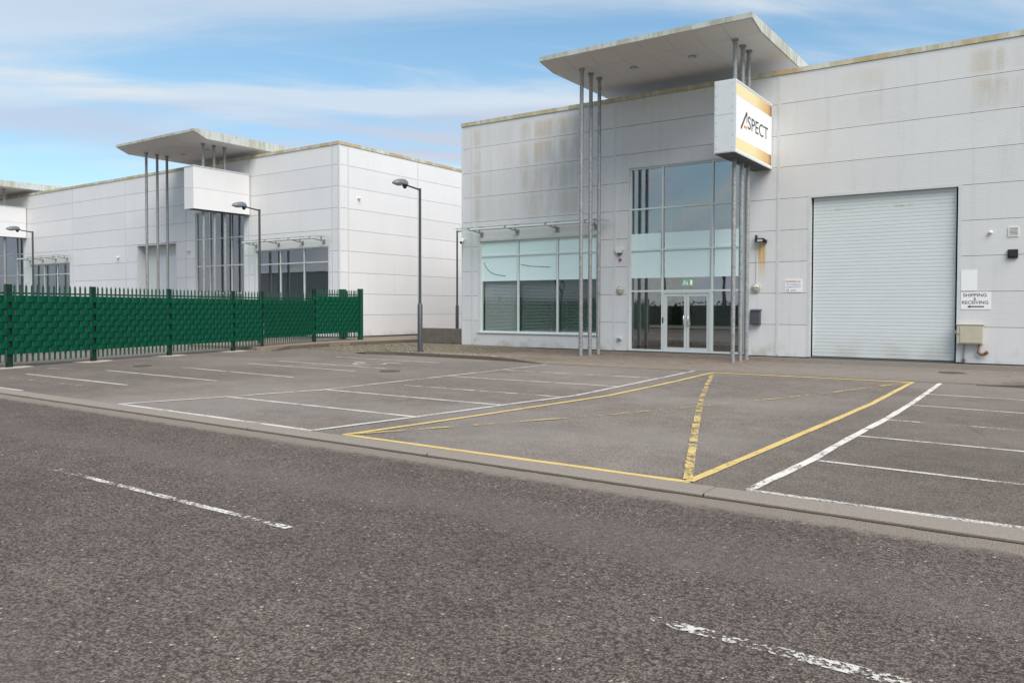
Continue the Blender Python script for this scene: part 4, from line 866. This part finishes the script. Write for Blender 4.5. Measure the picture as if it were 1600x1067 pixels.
# little fittings on the left building
for (x, z, lab) in ((-46.5, 4.5, 'tiny white wall sensor between two joints left of the far roller door'), (-39.3, 4.6, 'tiny white wall sensor between the far roller door and the tall dark glazing')):
    t = thing('wall_sensor', (x, Y0, z), lab, 'sensor', 'small sensors on the far warehouse'); MB().ell((x, Y0-.09, z), .10, .09, .055, 10, 6).build('dome', 'plastw', t); MB().tube([(x, Y0-.001, z+.02), (x, Y0-.06, z+.01)], .025, 8).build('mount', 'galv', t)
t = thing('wall_lamp', (XS, 26.85, 6.7), 'tiny grey fitting high on the bright blank side wall', 'wall light'); MB().ell((XS+.08, 26.85, 6.72), .07, .08, .05, 10, 6).build('dome', 'plastw', t); MB().tube([(XS+.001, 26.85, 6.74), (XS+.06, 26.85, 6.73)], .022, 8).build('mount', 'galv', t)

# exit sign inside the lobby
ex = thing('exit_sign', (-10.5, 26.4, 2.5), 'lit green exit sign with running man hanging inside the entrance', 'exit sign')
ey = 26.6; bx('sign_plate', 'exitg', ex, -11.05, -10.62, ey, ey+.02, 2.31, 2.54); bx('housing', 'plastw', ex, -11.06, -10.60, ey-.01, ey+.04, 2.545, 2.62)
MB().tube([(-10.98, ey+.01, 2.62), (-10.98, ey+.01, 4.5)], .006, 6).tube([(-10.68, ey+.01, 2.62), (-10.68, ey+.01, 4.5)], .006, 6).build('hanger', 'galv', ex)
yy = ey-.004
mp_ = MB(); mp_.prism([(-10.72, 2.34), (-10.65, 2.34), (-10.65, 2.51), (-10.72, 2.51)], 'y', yy, yy+.003)
mp_.prism([(-10.87, 2.39), (-10.80, 2.39), (-10.835, 2.34)], 'y', yy, yy+.003).prism([(-10.845, 2.39), (-10.825, 2.39), (-10.825, 2.47), (-10.845, 2.47)], 'y', yy, yy+.003)
mp_.prism([(-10.96, 2.40), (-10.93, 2.40), (-10.92, 2.47), (-10.95, 2.475)], 'y', yy, yy+.003).prism([(-10.95, 2.41), (-10.935, 2.41), (-10.90, 2.36), (-10.91, 2.35)], 'y', yy, yy+.003).prism([(-10.955, 2.41), (-10.94, 2.41), (-10.98, 2.345), (-11.0, 2.35)], 'y', yy, yy+.003).prism([(-10.95, 2.46), (-10.94, 2.47), (-10.89, 2.43), (-10.90, 2.42)], 'y', yy, yy+.003)
mp_.tube([(-10.925, yy, 2.495), (-10.925, yy+.003, 2.495)], .017, 10); mp_.build('pictogram', 'exitw', ex, fixn=True)
# venetian blinds in the window
for i, (p, q, tilt, dens) in enumerate(((-19.22, -17.56, 52, 1), (-17.42, -15.76, 16, 1), (-15.6, -14.0, 10, 1))):
    t = thing('venetian_blind', ((p+q)/2, Y0+.25, .6), ['white venetian blind with slats nearly closed in the left pane of the office window', 'white venetian blind with open slats in the middle pane of the office window', 'white venetian blind with open slats behind the poles in the right pane'][i], 'blind', 'blinds in the office window')
    b = MB(); z = .66; ca, sa = cos(R(tilt)), sin(R(tilt))
    while z < 4.05:
        b.obox(((p+q)/2, Y0+.24, z), (1, 0, 0), (0, ca, sa), (0, -sa, ca), (q-p)/2, .026, .0012); z += .056
    b.build('slats', 'blind', t, kind='stuff'); bx('headrail', 'blind', t, p, q, Y0+.21, Y0+.27, 4.06, 4.11); bx('bottom_rail', 'blind', t, p, q, Y0+.215, Y0+.265, .60, .625)
    for xx in (p+.25, (p+q)/2, q-.25): MB().box(xx-.002, xx+.002, Y0+.212, Y0+.215, .62, 4.06).build('cord', 'blind', t)

# ================================================================== ACROSS THE ROAD (seen mirrored in the glass)
def tree(x, y, h, label, seed, leafy=False):
    rr = random.Random(seed); t = thing('tree', (x, y, 0), label, 'tree', 'trees across the road')
    b = MB(); tips = []
    def grow(p, d, l, r, lev):
        q = p+d*l; mid = p+d*l*.5+Vector((rr.uniform(-1, 1), rr.uniform(-1, 1), 0))*l*.06
        b.tube([p, mid, q], [r, r*.85, r*.7], 6 if lev < 2 else 4, cap=False)
        if lev >= 5: tips.append(q); return
        for _ in range(3 if lev < 3 else 2):
            nd = (d+Vector((rr.uniform(-1, 1), rr.uniform(-1, 1), rr.uniform(-.25, .75)))*.75).normalized(); grow(q, nd, l*rr.uniform(.62, .82), r*.62, lev+1)
    MB().tube([(x, y, -.1), (x+.05, y, h*.15), (x, y+.05, h*.27)], [h*.030, h*.024, h*.021], 9).build('trunk', 'bark', t)
    grow(Vector((x, y+.05, h*.26)), Vector((0, 0, 1)), h*.2, h*.02, 0); 
    if leafy:
        for q in tips:
            for _ in range(10):
                c = q+Vector((rr.gauss(0, 1), rr.gauss(0, 1), rr.gauss(0, .8)))*h*.05; s = h*.022; a = Vector((rr.uniform(-1, 1), rr.uniform(-1, 1), rr.uniform(-1, 1))).normalized(); u_ = a.orthogonal().normalized(); v_ = a.cross(u_)
                b.add([c+u_*s, c+v_*s*.6, c-u_*s, c-v_*s*.6], [(0, 1, 2, 3)])
    b.build('crown', 'hedge' if leafy else 'bark', t)
tree(-24, -16, 8.5, 'bare branched tree on the verge across the road, opposite the entrance', 3)
tree(-31, -19, 9.5, 'taller bare tree across the road, right of the evergreens', 5)
tree(-40, -15, 6.5, 'dense evergreen tree across the road beside the shed', 8, True)
tree(-19, -20, 7.0, 'dense evergreen tree across the road, behind the camera', 9, True)
tree(-12, -17, 8.0, 'bare branched tree nearest the camera across the road', 12)
H = thing('hedge', (-25, -14, 0), 'long dark clipped hedge along the verge across the road', 'hedge'); rr = random.Random(4); b = MB()
for _ in range(9000):
    c = Vector((rr.uniform(-48, -6), -14.5+rr.uniform(-.7, .7), rr.uniform(0, 1.9+.25*sin(rr.uniform(0, 6))))); a = Vector((rr.uniform(-1, 1), rr.uniform(-1, 1), rr.uniform(-1, 1))).normalized(); u_ = a.orthogonal().normalized(); v_ = a.cross(u_); s = .13
    b.add([c+u_*s, c+v_*s*.6, c-u_*s, c-v_*s*.6], [(0, 1, 2, 3)])
b.build('foliage', 'leaf', H, kind='stuff'); bx('hedge_core', 'leaf', H, -48, -6, -14.9, -14.1, 0, 1.75)  # solid box added inside the hedge to close gaps between leaves
WS = thing('shed', (-80, -45, 0), 'plain grey industrial shed standing across the road', 'building')
bx('wall', 'shed', WS, -120, -48, -70, -38, 0, 7.5); MB().prism([(-70.3, 7.5), (-54, 9.8), (-37.7, 7.5)], 'x', -120.3, -47.7).build('roof', 'shed', WS, fixn=True)
for i in range(6): bx('door', 'roller', WS, -114+11*i, -109+11*i, -37.99, -37.9, .05, 4.2)
print('objects', len(bpy.data.objects))
